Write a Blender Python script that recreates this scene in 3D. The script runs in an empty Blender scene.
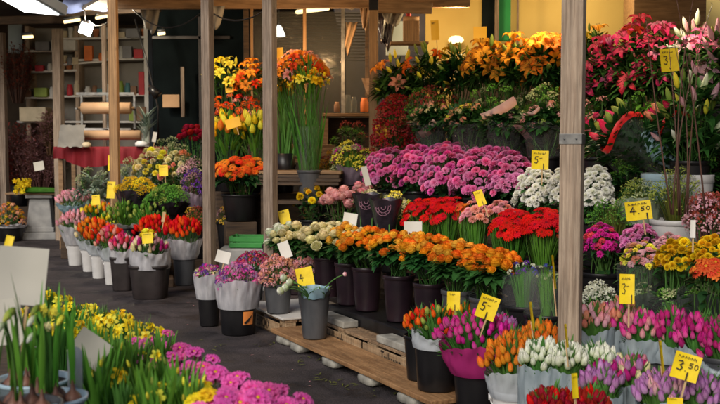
import bpy, math, random
from mathutils import Vector, Matrix
rnd = random.Random(11)
PI = math.pi
sc = bpy.context.scene
COL = sc.collection
sin, cos = math.sin, math.cos

# ------------------------------------------------------------------ camera maths
PITCH = math.radians(3.55); FPX = 1000.0; CAMZ = 1.6
def at(px, py, Y):
    """world point seen at photo pixel (720x404) at world depth Y"""
    a = (px - 360) / FPX; b = (202 - py) / FPX
    d = Vector((a, cos(PITCH) + b * sin(PITCH), -sin(PITCH) + b * cos(PITCH)))
    s = Y / d.y
    return Vector((d.x * s, Y, CAMZ + d.z * s))
def wY(px, w):
    return (w + 3.196) / (.894 * (px - 360) / 1000 + .447)
T = Vector((-.447, .894, 0)); NRM = Vector((.894, .447, 0)); P0 = Vector((.44, 6.27, 0))
def st(s, w, z=0):
    """stall coordinates: s along the kerb line, w into the stall"""
    v = P0 + T * s + NRM * w
    return Vector((v.x, v.y, z))
STALL_ROT = math.atan2(T.y, T.x)

# ------------------------------------------------------------------ materials
def new_mat(name):
    m = bpy.data.materials.new(name); m.use_nodes = True
    nt = m.node_tree; nt.nodes.clear()
    out = nt.nodes.new('ShaderNodeOutputMaterial')
    return m, nt, out
def N(nt, typ, **kw):
    n = nt.nodes.new(typ)
    for k, v in kw.items():
        if k in n.inputs: n.inputs[k].default_value = v
        else: setattr(n, k, v)
    return n
def rgba(c): return (c[0], c[1], c[2], 1)

def petal_mat(name, base, tip, var=.14, trans=.32, rough=.68, hue=.014):
    m, nt, out = new_mat(name); L = nt.links
    a = N(nt, 'ShaderNodeAttribute'); a.attribute_name = 't'
    mx = N(nt, 'ShaderNodeMix', data_type='RGBA'); mx.inputs[6].default_value = rgba(base); mx.inputs[7].default_value = rgba(tip)
    L.new(a.outputs['Fac'], mx.inputs[0])
    oi = N(nt, 'ShaderNodeObjectInfo')
    hs = N(nt, 'ShaderNodeHueSaturation')
    mr = N(nt, 'ShaderNodeMapRange'); mr.inputs['To Min'].default_value = 1 - var * 1.6; mr.inputs['To Max'].default_value = 1 + var
    mh = N(nt, 'ShaderNodeMapRange'); mh.inputs['To Min'].default_value = .5 - hue; mh.inputs['To Max'].default_value = .5 + hue
    frac = N(nt, 'ShaderNodeMath', operation='FRACT'); mu = N(nt, 'ShaderNodeMath', operation='MULTIPLY'); mu.inputs[1].default_value = 7.31
    L.new(oi.outputs['Random'], mu.inputs[0]); L.new(mu.outputs[0], frac.inputs[0])
    L.new(oi.outputs['Random'], mr.inputs[0]); L.new(frac.outputs[0], mh.inputs[0])
    L.new(mh.outputs[0], hs.inputs['Hue']); L.new(mr.outputs[0], hs.inputs['Value']); L.new(mx.outputs[2], hs.inputs['Color'])
    ns = N(nt, 'ShaderNodeTexNoise'); ns.inputs['Scale'].default_value = 5; ns.inputs['Detail'].default_value = 4
    tc = N(nt, 'ShaderNodeTexCoord'); mpp = N(nt, 'ShaderNodeMapping'); mpp.inputs['Scale'].default_value = (2.2, 2.2, .35); L.new(tc.outputs['Object'], mpp.inputs[0]); L.new(mpp.outputs[0], ns.inputs['Vector'])
    m2 = N(nt, 'ShaderNodeMix', data_type='RGBA', blend_type='MULTIPLY'); m2.inputs[0].default_value = .42
    mrr = N(nt, 'ShaderNodeMapRange'); mrr.inputs['From Min'].default_value = .35; mrr.inputs['From Max'].default_value = .62; mrr.inputs['To Min'].default_value = .62; mrr.inputs['To Max'].default_value = 1.25; L.new(ns.outputs['Fac'], mrr.inputs[0])
    L.new(hs.outputs[0], m2.inputs[6]); L.new(mrr.outputs[0], m2.inputs[7])
    p = N(nt, 'ShaderNodeBsdfPrincipled', Roughness=rough); L.new(m2.outputs[2], p.inputs['Base Color'])
    p.inputs['Specular IOR Level'].default_value = .18
    if trans > 0:
        t = N(nt, 'ShaderNodeBsdfTranslucent'); L.new(m2.outputs[2], t.inputs['Color'])
        ms = N(nt, 'ShaderNodeMixShader'); ms.inputs[0].default_value = trans
        L.new(p.outputs[0], ms.inputs[1]); L.new(t.outputs[0], ms.inputs[2]); L.new(ms.outputs[0], out.inputs[0])
    else: L.new(p.outputs[0], out.inputs[0])
    return m

def noise_mat(name, c1, c2, scale=8, rough=.7, bump=.0, stretch=(1, 1, 1), metal=0, detail=4, spec=.4, bscale=None, trans=0):
    m, nt, out = new_mat(name); L = nt.links
    tc = N(nt, 'ShaderNodeTexCoord'); mp = N(nt, 'ShaderNodeMapping'); mp.inputs['Scale'].default_value = stretch
    L.new(tc.outputs['Object'], mp.inputs[0])
    ns = N(nt, 'ShaderNodeTexNoise', Scale=scale, Detail=detail); L.new(mp.outputs[0], ns.inputs['Vector'])
    cr = N(nt, 'ShaderNodeValToRGB'); cr.color_ramp.elements[0].position = .32; cr.color_ramp.elements[1].position = .68
    cr.color_ramp.elements[0].color = rgba(c1); cr.color_ramp.elements[1].color = rgba(c2)
    L.new(ns.outputs['Fac'], cr.inputs[0])
    p = N(nt, 'ShaderNodeBsdfPrincipled', Roughness=rough, Metallic=metal); p.inputs['Specular IOR Level'].default_value = spec
    L.new(cr.outputs[0], p.inputs['Base Color'])
    if bump:
        b = N(nt, 'ShaderNodeBump', Strength=bump, Distance=.01)
        if bscale:
            n2 = N(nt, 'ShaderNodeTexNoise', Scale=bscale, Detail=3); L.new(mp.outputs[0], n2.inputs['Vector']); L.new(n2.outputs['Fac'], b.inputs['Height'])
        else: L.new(ns.outputs['Fac'], b.inputs['Height'])
        L.new(b.outputs[0], p.inputs['Normal'])
    if trans:
        t = N(nt, 'ShaderNodeBsdfTranslucent'); L.new(cr.outputs[0], t.inputs['Color'])
        ms = N(nt, 'ShaderNodeMixShader'); ms.inputs[0].default_value = trans
        L.new(p.outputs[0], ms.inputs[1]); L.new(t.outputs[0], ms.inputs[2]); L.new(ms.outputs[0], out.inputs[0])
    else: L.new(p.outputs[0], out.inputs[0])
    return m
def emit_mat(name, c, s):
    m, nt, out = new_mat(name)
    e = N(nt, 'ShaderNodeEmission', Color=rgba(c), Strength=s); nt.links.new(e.outputs[0], out.inputs[0]); return m
def film_mat(name, tint, opac, rough=.12):
    """thin plastic or glass: mostly see-through, glossy, more reflective at grazing angles"""
    m, nt, out = new_mat(name); L = nt.links
    tr = N(nt, 'ShaderNodeBsdfTransparent', Color=rgba(tint))
    gl = N(nt, 'ShaderNodeBsdfGlossy', Roughness=rough, Color=(1, 1, 1, 1)); df = N(nt, 'ShaderNodeBsdfDiffuse', Color=rgba(tint))
    ns = N(nt, 'ShaderNodeTexNoise', Scale=16, Detail=3); b = N(nt, 'ShaderNodeBump', Strength=.35, Distance=.03)
    tc = N(nt, 'ShaderNodeTexCoord'); L.new(tc.outputs['Object'], ns.inputs['Vector']); L.new(ns.outputs['Fac'], b.inputs['Height'])
    L.new(b.outputs[0], gl.inputs['Normal'])
    lw = N(nt, 'ShaderNodeLayerWeight', Blend=.25); L.new(b.outputs[0], lw.inputs['Normal'])
    m1 = N(nt, 'ShaderNodeMixShader'); m1.inputs[0].default_value = opac; L.new(tr.outputs[0], m1.inputs[1]); L.new(df.outputs[0], m1.inputs[2])
    mu = N(nt, 'ShaderNodeMath', operation='MULTIPLY'); mu.inputs[1].default_value = .2; L.new(lw.outputs['Fresnel'], mu.inputs[0])
    ms = N(nt, 'ShaderNodeMixShader'); L.new(mu.outputs[0], ms.inputs[0])
    L.new(m1.outputs[0], ms.inputs[1]); L.new(gl.outputs[0], ms.inputs[2]); L.new(ms.outputs[0], out.inputs[0]); return m

M = {}
def pm(k, base, tip, **kw): M[k] = petal_mat('petal_' + k, base, tip, **kw)
pm('orange_rose', (.95, .60, .04), (.90, .20, .012), hue=.02); pm('yellow_rose', (.92, .66, .10), (.90, .42, .04))
pm('cream', (.76, .72, .30), (.90, .80, .50)); pm('pink_rose', (.84, .36, .36), (.92, .54, .54))
pm('red', (.58, .003, .006), (.76, .004, .010), hue=.003); pm('darkred', (.22, .004, .008), (.36, .008, .015))
pm('crimson', (.80, .16, .24), (.74, .012, .10)); pm('lilypink', (.90, .50, .60), (.80, .06, .24))
pm('orange', (.80, .32, .02), (.85, .22, .015)); pm('orangelily', (.88, .46, .05), (.90, .30, .02))
pm('orangetulip', (.85, .42, .04), (.82, .18, .02)); pm('scarlet', (.82, .14, .01), (.84, .06, .010))
pm('yellow', (.88, .60, .02), (.95, .74, .02)); pm('gold', (.70, .42, .01), (.80, .50, .01)); pm('lemon', (.86, .78, .06), (.95, .86, .10))
pm('white', (.55, .66, .30), (.90, .90, .82), var=.06); pm('puremum', (.82, .83, .62), (.92, .91, .90), var=.05)
pm('pinkmum', (.74, .07, .32), (.90, .25, .50), var=.16); pm('lilacmum', (.66, .12, .38), (.85, .36, .62), var=.15)
pm('magenta', (.60, .02, .28), (.74, .03, .38)); pm('magentatulip', (.78, .20, .42), (.70, .02, .30)); pm('plum', (.45, .04, .18), (.52, .012, .20))
pm('peach', (.80, .42, .22), (.80, .28, .20)); pm('softpink', (.85, .55, .50), (.80, .28, .38)); pm('palepink', (.80, .60, .58), (.82, .40, .50))
pm('lilac', (.62, .42, .56), (.50, .18, .50)); pm('violet', (.16, .04, .35), (.20, .05, .42)); pm('blue', (.06, .05, .40), (.10, .09, .55))
pm('primula', (.66, .012, .30), (.90, .17, .52), var=.2); pm('salmon', (.80, .28, .20), (.82, .40, .34))
pm('darkcentre', (.10, .03, .01), (.20, .08, .02)); pm('yellowcentre', (.75, .45, .02), (.85, .60, .03))
pm('redbrown', (.24, .04, .03), (.38, .07, .05)); pm('greybud', (.22, .30, .10), (.55, .60, .32)); pm('dusk', (.32, .16, .17), (.52, .28, .30))
pm('greenbud', (.20, .34, .05), (.42, .48, .10)); pm('greenish', (.10, .26, .03), (.16, .40, .05)); pm('firegerbera', (.70, .02, .01), (.86, .20, .04))
pm('ramp_gold', (.45, .22, .02), (.60, .36, .04))
def lm(k, a, b, **kw): M[k] = petal_mat('leaf_' + k, a, b, trans=.2, rough=kw.pop('rough', .42), var=.15, **kw)
lm('rose', (.020, .075, .018), (.035, .12, .028)); lm('tulip', (.05, .16, .03), (.10, .26, .05)); lm('dark', (.012, .045, .014), (.022, .08, .022))
lm('fresh', (.06, .20, .02), (.12, .32, .04)); lm('grey', (.10, .15, .11), (.24, .30, .24), rough=.7); lm('lily', (.025, .09, .02), (.05, .15, .03))
lm('olive', (.10, .12, .02), (.24, .25, .05)); lm('stem', (.06, .16, .03), (.09, .22, .05)); lm('twig', (.10, .05, .04), (.18, .085, .065)); lm('brown', (.10, .055, .03), (.16, .09, .05))
M['wood_grey'] = noise_mat('weathered_post_wood', (.20, .14, .10), (.36, .28, .215), 5, .8, .4, (14, 14, .7), bscale=9)
M['wood_pale'] = noise_mat('pale_post_wood', (.28, .20, .14), (.50, .39, .29), 5, .8, .6, (16, 16, .8), detail=7, bscale=14)
M['wood_warm'] = noise_mat('orange_stained_wood', (.30, .17, .075), (.46, .27, .12), 4, .6, .25, (12, 12, .7), bscale=8)
def weather(k, dark):
    nt = M[k].node_tree; L = nt.links; p = [n for n in nt.nodes if n.type == 'BSDF_PRINCIPLED'][0]; cr = [n for n in nt.nodes if n.type == 'VALTORGB'][0]; tc = [n for n in nt.nodes if n.type == 'TEX_COORD'][0]
    col = cr.outputs[0]
    for sc_, st_, lo, hi, amt in ((1.0, (60, 60, .9), .38, .60, .6), (2.2, (2.0, 2.0, .8), .36, .62, .55), (7, (1, 1, .45), .66, .74, .75)):
        mp = N(nt, 'ShaderNodeMapping'); mp.inputs['Scale'].default_value = st_; L.new(tc.outputs['Object'], mp.inputs[0])
        n_ = N(nt, 'ShaderNodeTexNoise', Scale=sc_, Detail=5, Roughness=.65); L.new(mp.outputs[0], n_.inputs['Vector'])
        r_ = N(nt, 'ShaderNodeMapRange'); r_.inputs['From Min'].default_value = lo; r_.inputs['From Max'].default_value = hi; L.new(n_.outputs['Fac'], r_.inputs[0])
        if sc_ == 7: r_.inputs['To Min'].default_value = 1; r_.inputs['To Max'].default_value = dark * .6
        else: r_.inputs['To Min'].default_value = dark; r_.inputs['To Max'].default_value = 1.08
        mx = N(nt, 'ShaderNodeMix', data_type='RGBA', blend_type='MULTIPLY'); mx.inputs[0].default_value = amt; L.new(col, mx.inputs[6]); L.new(r_.outputs[0], mx.inputs[7]); col = mx.outputs[2]
    L.new(col, p.inputs['Base Color'])
for k_ in ('wood_grey', 'wood_pale', 'wood_warm'): weather(k_, .45)
M['plank'] = noise_mat('plank_wood', (.26, .13, .055), (.46, .26, .12), 3.5, .5, .35, (.9, 11, 11), bscale=7)
M['pallet'] = noise_mat('pallet_wood', (.22, .13, .07), (.40, .27, .16), 4, .75, .4, (1, 10, 10), bscale=8)
M['pallet_side'] = noise_mat('printed_pallet_wood', (.30, .19, .10), (.46, .32, .19), 4, .75, .4, (1, 10, 10), bscale=8)
M['darkwood'] = noise_mat('dark_wood', (.035, .022, .015), (.09, .055, .03), 4, .7, .3, (1, 8, 8), bscale=6)
M['midwood'] = noise_mat('brown_wood', (.16, .09, .04), (.30, .18, .09), 4, .65, .3, (1, 8, 8), bscale=6)
for k_, d_ in (('plank', .5), ('pallet', .4), ('pallet_side', .45)): weather(k_, d_)
M['stone_white'] = noise_mat('whitewashed_stone', (.15, .14, .12), (.36, .345, .30), 9, .9, .6)
M['black_plastic'] = noise_mat('black_plastic', (.004, .004, .005), (.014, .013, .014), 9, .34, .12, (1, 1, .4), detail=8)
M['grey_plastic'] = noise_mat('grey_plastic', (.035, .037, .042), (.090, .092, .098), 7, .38, .12, (1, 1, .35), detail=8)
M['white_plastic'] = noise_mat('white_plastic', (.48, .47, .46), (.62, .61, .60), 6, .4, .05)
M['brown_plastic'] = noise_mat('brown_plastic', (.018, .014, .014), (.038, .030, .030), 5, .4, .06)
M['purple_plastic'] = noise_mat('purple_plastic', (.010, .006, .009), (.024, .012, .018), 5, .3, .05)
M['blue_plastic'] = noise_mat('pale_blue_plastic', (.26, .37, .44), (.36, .48, .56), 5, .4, .05)
M['green_plastic'] = noise_mat('green_plastic', (.02, .16, .03), (.04, .26, .05), 5, .45)
M['paper'] = noise_mat('white_wrapping_paper', (.44, .44, .48), (.74, .73, .76), 11, .38, .7, (1.6, 1.6, .5), trans=.45, detail=6, bscale=16)
M['bluepaper'] = noise_mat('bluish_wrapping_paper', (.30, .38, .43), (.52, .60, .64), 11, .38, .7, (1.6, 1.6, .5), trans=.45, detail=6, bscale=16)
M['pinkpaper'] = noise_mat('pink_wrapping_paper', (.66, .36, .34), (.84, .58, .54), 6, .5, .9, trans=.4, bscale=14)
M['skyfilm'] = noise_mat('light_blue_sleeve', (.25, .42, .52), (.42, .60, .70), 5, .3, .4, trans=.3)
M['film'] = film_mat('clear_film', (.985, .99, .99), .03)
M['clouded'] = film_mat('clouded_film', (.66, .70, .74), .5, .3)
M['magfilm'] = film_mat('magenta_film', (.80, .06, .34), .38, .2)
M['darkfilm'] = noise_mat('black_sleeve', (.012, .010, .014), (.035, .025, .035), 8, .25, .7)
M['purplefilm'] = noise_mat('mauve_sleeve', (.10, .07, .10), (.22, .17, .21), 8, .3, .7)
M['greenfilm'] = noise_mat('grey_green_sleeve', (.18, .24, .16), (.36, .42, .30), 7, .35, .8, trans=.3)
M['card_yellow'] = noise_mat('yellow_card', (.72, .50, .005), (.88, .66, .01), 14, .5, .15)
M['card_amber'] = noise_mat('amber_card', (.78, .42, .02), (.85, .48, .03), 3, .6)
M['card_white'] = noise_mat('white_card', (.60, .58, .52), (.70, .68, .62), 3, .7)
M['card_beige'] = noise_mat('beige_card', (.40, .385, .33), (.48, .46, .40), 3, .7)
M['ink'] = noise_mat('black_ink', (.015, .012, .01), (.03, .02, .015), 9, .6)
M['stick'] = noise_mat('wooden_stick', (.40, .26, .12), (.55, .38, .20), 9, .7)
M['ribbon_red'] = noise_mat('red_ribbon', (.62, .01, .012), (.75, .02, .02), 6, .45)
M['asphalt'] = noise_mat('asphalt', (.025, .0205, .022), (.047, .039, .041), .9, .85, .9, detail=9, bscale=90)
def speckle():
    nt = M['asphalt'].node_tree; L = nt.links; p = [n for n in nt.nodes if n.type == 'BSDF_PRINCIPLED'][0]; cr = [n for n in nt.nodes if n.type == 'VALTORGB'][0]
    tc = [n for n in nt.nodes if n.type == 'TEX_COORD'][0]
    v = N(nt, 'ShaderNodeTexNoise', Scale=70, Detail=6, Roughness=.8); L.new(tc.outputs['Object'], v.inputs['Vector'])
    r2 = N(nt, 'ShaderNodeValToRGB'); r2.color_ramp.elements[0].position = .42; r2.color_ramp.elements[0].color = (.55, .55, .55, 1); r2.color_ramp.elements[1].position = .72; r2.color_ramp.elements[1].color = (2.2, 2.1, 2.0, 1)
    L.new(v.outputs['Fac'], r2.inputs[0]); mx = N(nt, 'ShaderNodeMix', data_type='RGBA', blend_type='MULTIPLY'); mx.inputs[0].default_value = 1
    L.new(cr.outputs[0], mx.inputs[6]); L.new(r2.outputs[0], mx.inputs[7])
    n3 = N(nt, 'ShaderNodeTexNoise', Scale=2.6, Detail=7, Roughness=.6, Distortion=.8); L.new(tc.outputs['Object'], n3.inputs['Vector'])
    r3 = N(nt, 'ShaderNodeValToRGB'); r3.color_ramp.elements[0].position = .38; r3.color_ramp.elements[0].color = (.55, .55, .58, 1); r3.color_ramp.elements[1].position = .6; r3.color_ramp.elements[1].color = (1.45, 1.4, 1.4, 1); L.new(n3.outputs['Fac'], r3.inputs[0])
    m3 = N(nt, 'ShaderNodeMix', data_type='RGBA', blend_type='MULTIPLY'); m3.inputs[0].default_value = 1; L.new(mx.outputs[2], m3.inputs[6]); L.new(r3.outputs[0], m3.inputs[7]); L.new(m3.outputs[2], p.inputs['Base Color'])
    rr = N(nt, 'ShaderNodeMapRange'); rr.inputs['From Min'].default_value = .35; rr.inputs['From Max'].default_value = .5; rr.inputs['To Min'].default_value = .5; rr.inputs['To Max'].default_value = .88; L.new(n3.outputs['Fac'], rr.inputs[0]); L.new(rr.outputs[0], p.inputs['Roughness'])
speckle()
M['stone'] = noise_mat('pedestal_stone', (.20, .20, .20), (.32, .32, .31), 6, .85, .4)
M['cloth_red'] = noise_mat('red_cloth', (.13, .003, .008), (.22, .006, .014), 3, .8)
M['kraft'] = noise_mat('kraft_paper', (.38, .23, .12), (.48, .30, .17), 4, .7)
M['darkwall'] = noise_mat('dark_painted_board', (.002, .004, .005), (.005, .009, .010), 3, .9, spec=.1)
M['brownwall'] = noise_mat('brown_interior_wall', (.05, .034, .022), (.10, .066, .042), 2, .8)
M['yellowwall'] = noise_mat('yellow_painted_wall', (.64, .46, .14), (.76, .58, .20), 1.2, .7)
M['greenpaint'] = noise_mat('green_paint', (.01, .22, .06), (.015, .30, .08), 2, .5)
M['tarp'] = noise_mat('blue_tarpaulin', (.05, .07, .16), (.10, .13, .26), 3, .5)
M['canvas'] = noise_mat('canopy_canvas', (.10, .085, .07), (.18, .15, .12), 1.5, .85)
M['greycanvas'] = noise_mat('grey_canvas', (.12, .115, .105), (.20, .19, .17), 2, .85)
M['metal'] = noise_mat('galvanised_metal', (.12, .12, .12), (.24, .24, .23), 20, .45, .1, metal=.7)
M['white_paint'] = noise_mat('white_painted_board', (.50, .48, .45), (.64, .62, .58), 4, .6)
M['shelf_back'] = noise_mat('grey_backboard', (.16, .15, .13), (.25, .235, .21), 2, .8)
M['soil'] = noise_mat('soil', (.018, .011, .008), (.045, .028, .018), 40, .95, .9)
M['bulb'] = noise_mat('bulb_skin', (.05, .018, .013), (.17, .075, .045), 30, .5, .6, (1, 1, .25), detail=6)
M['glass'] = film_mat('window_glass', (.86, .88, .86), .02, .04)
M['jar'] = film_mat('jar_glass', (.92, .95, .92), .04, .06)
M['smoke'] = film_mat('smoky_film', (.95, .93, .94), .03, .15)
M['darkclear'] = film_mat('dark_clear_film', (.16, .19, .17), .30, .12)
for k, c in dict(red=(.45, .02, .03), orange=(.65, .16, .03), green=(.22, .30, .04), cream=(.50, .42, .28), white=(.55, .55, .52), brown=(.20, .10, .05), teal=(.05, .16, .17), grey=(.18, .18, .19)).items():
    M['goods_' + k] = noise_mat('goods_' + k, [x * .8 for x in c], c, 9, .6)
M['terracotta'] = noise_mat('terracotta', (.34, .12, .05), (.50, .19, .08), 20, .8)
M['lamp_white'] = emit_mat('lamp_white', (1, .97, .92), 5)
M['lamp_warm'] = emit_mat('lamp_warm', (1, .74, .36), 3)
M['lamp_spot'] = emit_mat('lamp_spot', (1, .97, .88), 14)
M['bluewhite'] = noise_mat('bluish_lamp_housing', (.30, .38, .42), (.38, .46, .50), 3, .5)

# ------------------------------------------------------------------ mesh builder
class MB:
    def __init__(s): s.v = []; s.f = []; s.m = []; s.t = []
    def add(s, verts, faces, mi=0, t=None):
        o = len(s.v); s.v.extend(verts); s.t.extend(t if t else [0.5] * len(verts))
        for f in faces: s.f.append(tuple(i + o for i in f)); s.m.append(mi)
    def grid(s, rows, mi=0, ts=None, closed=False):
        n = len(rows[0]); vv = [tuple(p) for r in rows for p in r]; ff = []
        for i in range(len(rows) - 1):
            for j in range(n if closed else n - 1):
                a = i * n + j; b = i * n + (j + 1) % n
                ff.append((a, b, b + n, a + n))
        tt = None
        if ts: tt = [ts[i] for i in range(len(rows)) for _ in range(n)]
        s.add(vv, ff, mi, tt)
    def box(s, c, size, rotz=0, mi=0, mat=None):
        hx, hy, hz = size[0] / 2, size[1] / 2, size[2] / 2
        cs, sn = cos(rotz), sin(rotz); vs = []
        for x, y, z in ((-1, -1, -1), (1, -1, -1), (1, 1, -1), (-1, 1, -1), (-1, -1, 1), (1, -1, 1), (1, 1, 1), (-1, 1, 1)):
            p = Vector((x * hx, y * hy, z * hz))
            if mat is not None: p = mat @ p
            else: p = Vector((p.x * cs - p.y * sn, p.x * sn + p.y * cs, p.z))
            vs.append(tuple(p + Vector(c)))
        s.add(vs, [(0, 3, 2, 1), (4, 5, 6, 7), (0, 1, 5, 4), (1, 2, 6, 5), (2, 3, 7, 6), (3, 0, 4, 7)], mi)
    def tube(s, pts, rad, n=6, mi=0, ts=None, cap=True):
        pts = [Vector(p) for p in pts]; rows = []
        for i, p in enumerate(pts):
            d = (pts[min(i + 1, len(pts) - 1)] - pts[max(i - 1, 0)]).normalized()
            a = d.cross(Vector((0, 0, 1)));
            if a.length < .05: a = d.cross(Vector((1, 0, 0)))
            a.normalize(); b = d.cross(a)
            r = rad[i] if isinstance(rad, (list, tuple)) else rad
            rows.append([p + (a * cos(2 * PI * k / n) + b * sin(2 * PI * k / n)) * r for k in range(n)])
        s.grid(rows, mi, ts or [i / (len(pts) - 1) for i in range(len(pts))], closed=True)
        if cap:
            o = len(s.v)
            s.f.append(tuple(range(o - n, o))); s.m.append(mi)
            o2 = o - n * len(pts); s.f.append(tuple(range(o2 + n - 1, o2 - 1, -1))); s.m.append(mi)
    def lathe(s, prof, n=24, mi=0, wob=None, c=(0, 0, 0)):
        rows = []
        for i, (r, z) in enumerate(prof):
            row = []
            for k in range(n):
                a = 2 * PI * k / n; rr, zz = r, z
                if wob: rr, zz = wob(i, a, r, z)
                row.append((c[0] + rr * cos(a), c[1] + rr * sin(a), c[2] + zz))
            rows.append(row)
        s.grid(rows, mi, closed=True)
    def leaf(s, p, d, up, L, W, bend=.3, mi=0, rows=4, fold=.25, base_w=.25):
        p = Vector(p); d = Vector(d).normalized(); up = Vector(up)
        side = d.cross(up)
        if side.length < .05: side = d.cross(Vector((1, .3, 0)))
        side.normalize(); up = side.cross(d).normalized(); R = []
        for i in range(rows + 1):
            u = i / rows
            w = W * .5 * (sin(PI * min(1, (u * .9 + .1) ** .8)) if i < rows else .04)
            if i == 0: w = W * .5 * base_w
            c = p + d * (L * u) - up * (bend * L * u * u)
            R.append([c - side * w + up * (w * fold), c, c + side * w + up * (w * fold)])
        s.grid(R, mi, [i / rows for i in range(rows + 1)])
    def build(s, name, mats, parent=None, smooth=True, loc=(0, 0, 0), rot=None):
        me = s.mesh(name, mats, smooth)
        return link(name, me, parent, loc, rot)
    def mesh(s, name, mats, smooth=True):
        me = bpy.data.meshes.new(name); me.from_pydata([tuple(v) for v in s.v], [], s.f)
        if not isinstance(mats, (list, tuple)): mats = [mats]
        for m in mats: me.materials.append(M[m] if isinstance(m, str) else m)
        me.polygons.foreach_set('material_index', s.m)
        if smooth: me.polygons.foreach_set('use_smooth', [True] * len(s.f))
        at_ = me.attributes.new('t', 'FLOAT', 'POINT'); at_.data.foreach_set('value', s.t)
        me.update(); return me
def link(name, me, parent=None, loc=(0, 0, 0), rot=None):
    o = bpy.data.objects.new(name, me); COL.objects.link(o)
    if parent is not None: o.parent = parent
    o.location = loc
    if rot is not None: o.rotation_euler = rot
    return o
def tag(o, label, cat, group=None):
    o['label'] = label; o['category'] = cat
    if group: o['group'] = group
    return o
def thing(name, label, cat, loc=(0, 0, 0), rz=0, group=None):
    o = bpy.data.objects.new(name, None); COL.objects.link(o); o.location = loc; o.rotation_euler = (0, 0, rz); o.empty_display_size = .1
    return tag(o, label, cat, group)
def structure(o): o['kind'] = 'structure'; return o
def bevel(o, w=.004, seg=2):
    m = o.modifiers.new('bevel', 'BEVEL'); m.width = w; m.segments = seg; m.limit_method = 'ANGLE'
    for p in o.data.polygons: p.use_smooth = False
    return o

# ------------------------------------------------------------------ flower heads (diameter 1, facing +Z)
def p_cyl(mb, az, prof, hang, nv=2, mi=0, edge=.06, ts=None, jit=0, r=rnd):
    rows = []; j1 = r.uniform(-jit, jit)
    for (rr, z), h in zip(prof, hang):
        row = []
        for k in range(nv + 1):
            v = -1 + 2 * k / nv; a = az + v * h
            q = rr * (1 + edge * abs(v)) ; zz = z + j1 * z * .5 + (r.uniform(-jit, jit) * .25 if jit else 0)
            row.append((q * cos(a), q * sin(a), zz))
        rows.append(row)
    mb.grid(rows, mi, ts or [i / (len(prof) - 1) for i in range(len(prof))])
def p_flat(mb, az, prof, hw, mi=0, cup=.25, ts=None, nv=2):
    ca, sa = cos(az), sin(az); rows = []
    for (rr, z), h in zip(prof, hw):
        row = []
        for k in range(nv + 1):
            v = -1 + 2 * k / nv
            row.append((rr * ca - sa * v * h, rr * sa + ca * v * h, z + cup * v * v * h))
        rows.append(row)
    mb.grid(rows, mi, ts or [i / (len(prof) - 1) for i in range(len(prof))])

def g_rose(mb, r, openness=1.0):
    for ring, (n, rad, h, out) in enumerate(((3, .15, .86, -.05), (4, .27, .84, -.02), (5, .38, .76, .05), (5, .45, .60, .13))):
        for k in range(n):
            az = 2 * PI * (k + .5 * ring + r.uniform(-.12, .12)) / n
            o = out * openness
            prof = [(.06, 0), (rad * .85, h * .22), (rad, h * .6), (rad * .98 + o * .5, h * .88), (rad * .95 + o * 1.2, h * (.97 if out > .04 else 1.02))]
            p_cyl(mb, az, prof, [.5, 2.9 / n, 3.7 / n, 3.3 / n, 1.7 / n], 3, jit=.025, r=r, ts=[0, .1, .3, .75, 1])
def g_tulip(mb, r, op=0.0):
    for k in range(6):
        az = PI / 3 * k + r.uniform(-.1, .1); s = .92 if k % 2 else 1.03
        prof = [(.09, 0), (.38 * s, .22), (.50 * s, .62), (.44 * s + op * .1, 1.15), (.27 * s + op * .3, 1.6), (.07 * s + op * .4, 1.98)]
        p_cyl(mb, az, prof, [.5, .62, .66, .58, .42, .04], 3, edge=.06, jit=.02, r=r, ts=[0, .1, .4, .7, .9, 1])
def g_mum(mb, r, rings=4, n0=12, flat=.6):
    for q in range(rings):
        th = (PI / 2 * 1.05) * (q + .6) / rings; n = max(5, int(n0 * (sin(th) + .25)))
        for k in range(n):
            az = 2 * PI * (k + r.random() * .6) / n; l = .5
            dr, dz = sin(th), cos(th) * flat
            prof = [(l * dr * .25, l * dz * .25), (l * dr * .75, l * dz * .85 + .03), (l * dr * 1.0, l * dz + .02)]
            w = .10
            p_flat(mb, az, prof, [w * .5, w, w * .45], cup=.6, ts=[0, .6, 1])
def g_gerbera(mb, r):
    for q, (n, l, z) in enumerate(((15, .5, .02), (14, .42, .06), (12, .26, .09))):
        for k in range(n):
            az = 2 * PI * (k + .5 * q + r.uniform(-.2, .2)) / n
            zz = z + r.uniform(-.02, .03)
            p_flat(mb, az, [(.08, z), (l * .5, zz + .05), (l * .85, zz + .03), (l, zz - .03)], [.03, .06, .055, .015], cup=.3, ts=[0, .3, .8, 1])
    mb.lathe([(.001, .14), (.07, .13), (.12, .08), (.12, .02)], 10, 1)
def g_lily(mb, r):
    for k in range(6):
        az = PI / 3 * k + r.uniform(-.08, .08); w = .15 if k % 2 else .115
        l = .5 * r.uniform(.9, 1.08)
        prof = [(.02, 0), (l * .25, .20), (l * .55, .32), (l * .85, .30), (l * 1.05, .18)]
        p_flat(mb, az, prof, [.03, w * .8, w, w * .8, .01], cup=.5, ts=[0, .25, .6, .85, 1])
    for k in range(6):
        az = PI / 3 * k + .4
        mb.tube([(0, 0, .1), (.07 * cos(az), .07 * sin(az), .42)], .006, 3, 1)
        mb.box((.075 * cos(az), .075 * sin(az), .44), (.04, .02, .02), az, 1)
def g_bud(mb, r):
    mb.lathe([(.02, 0), (.13, .12), (.19, .38), (.17, .70), (.10, .98), (.005, 1.15)], 7)
    n = len(mb.v)
    for i in range(n - 42, n): mb.t[i] = mb.v[i][2] / 1.15
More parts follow.
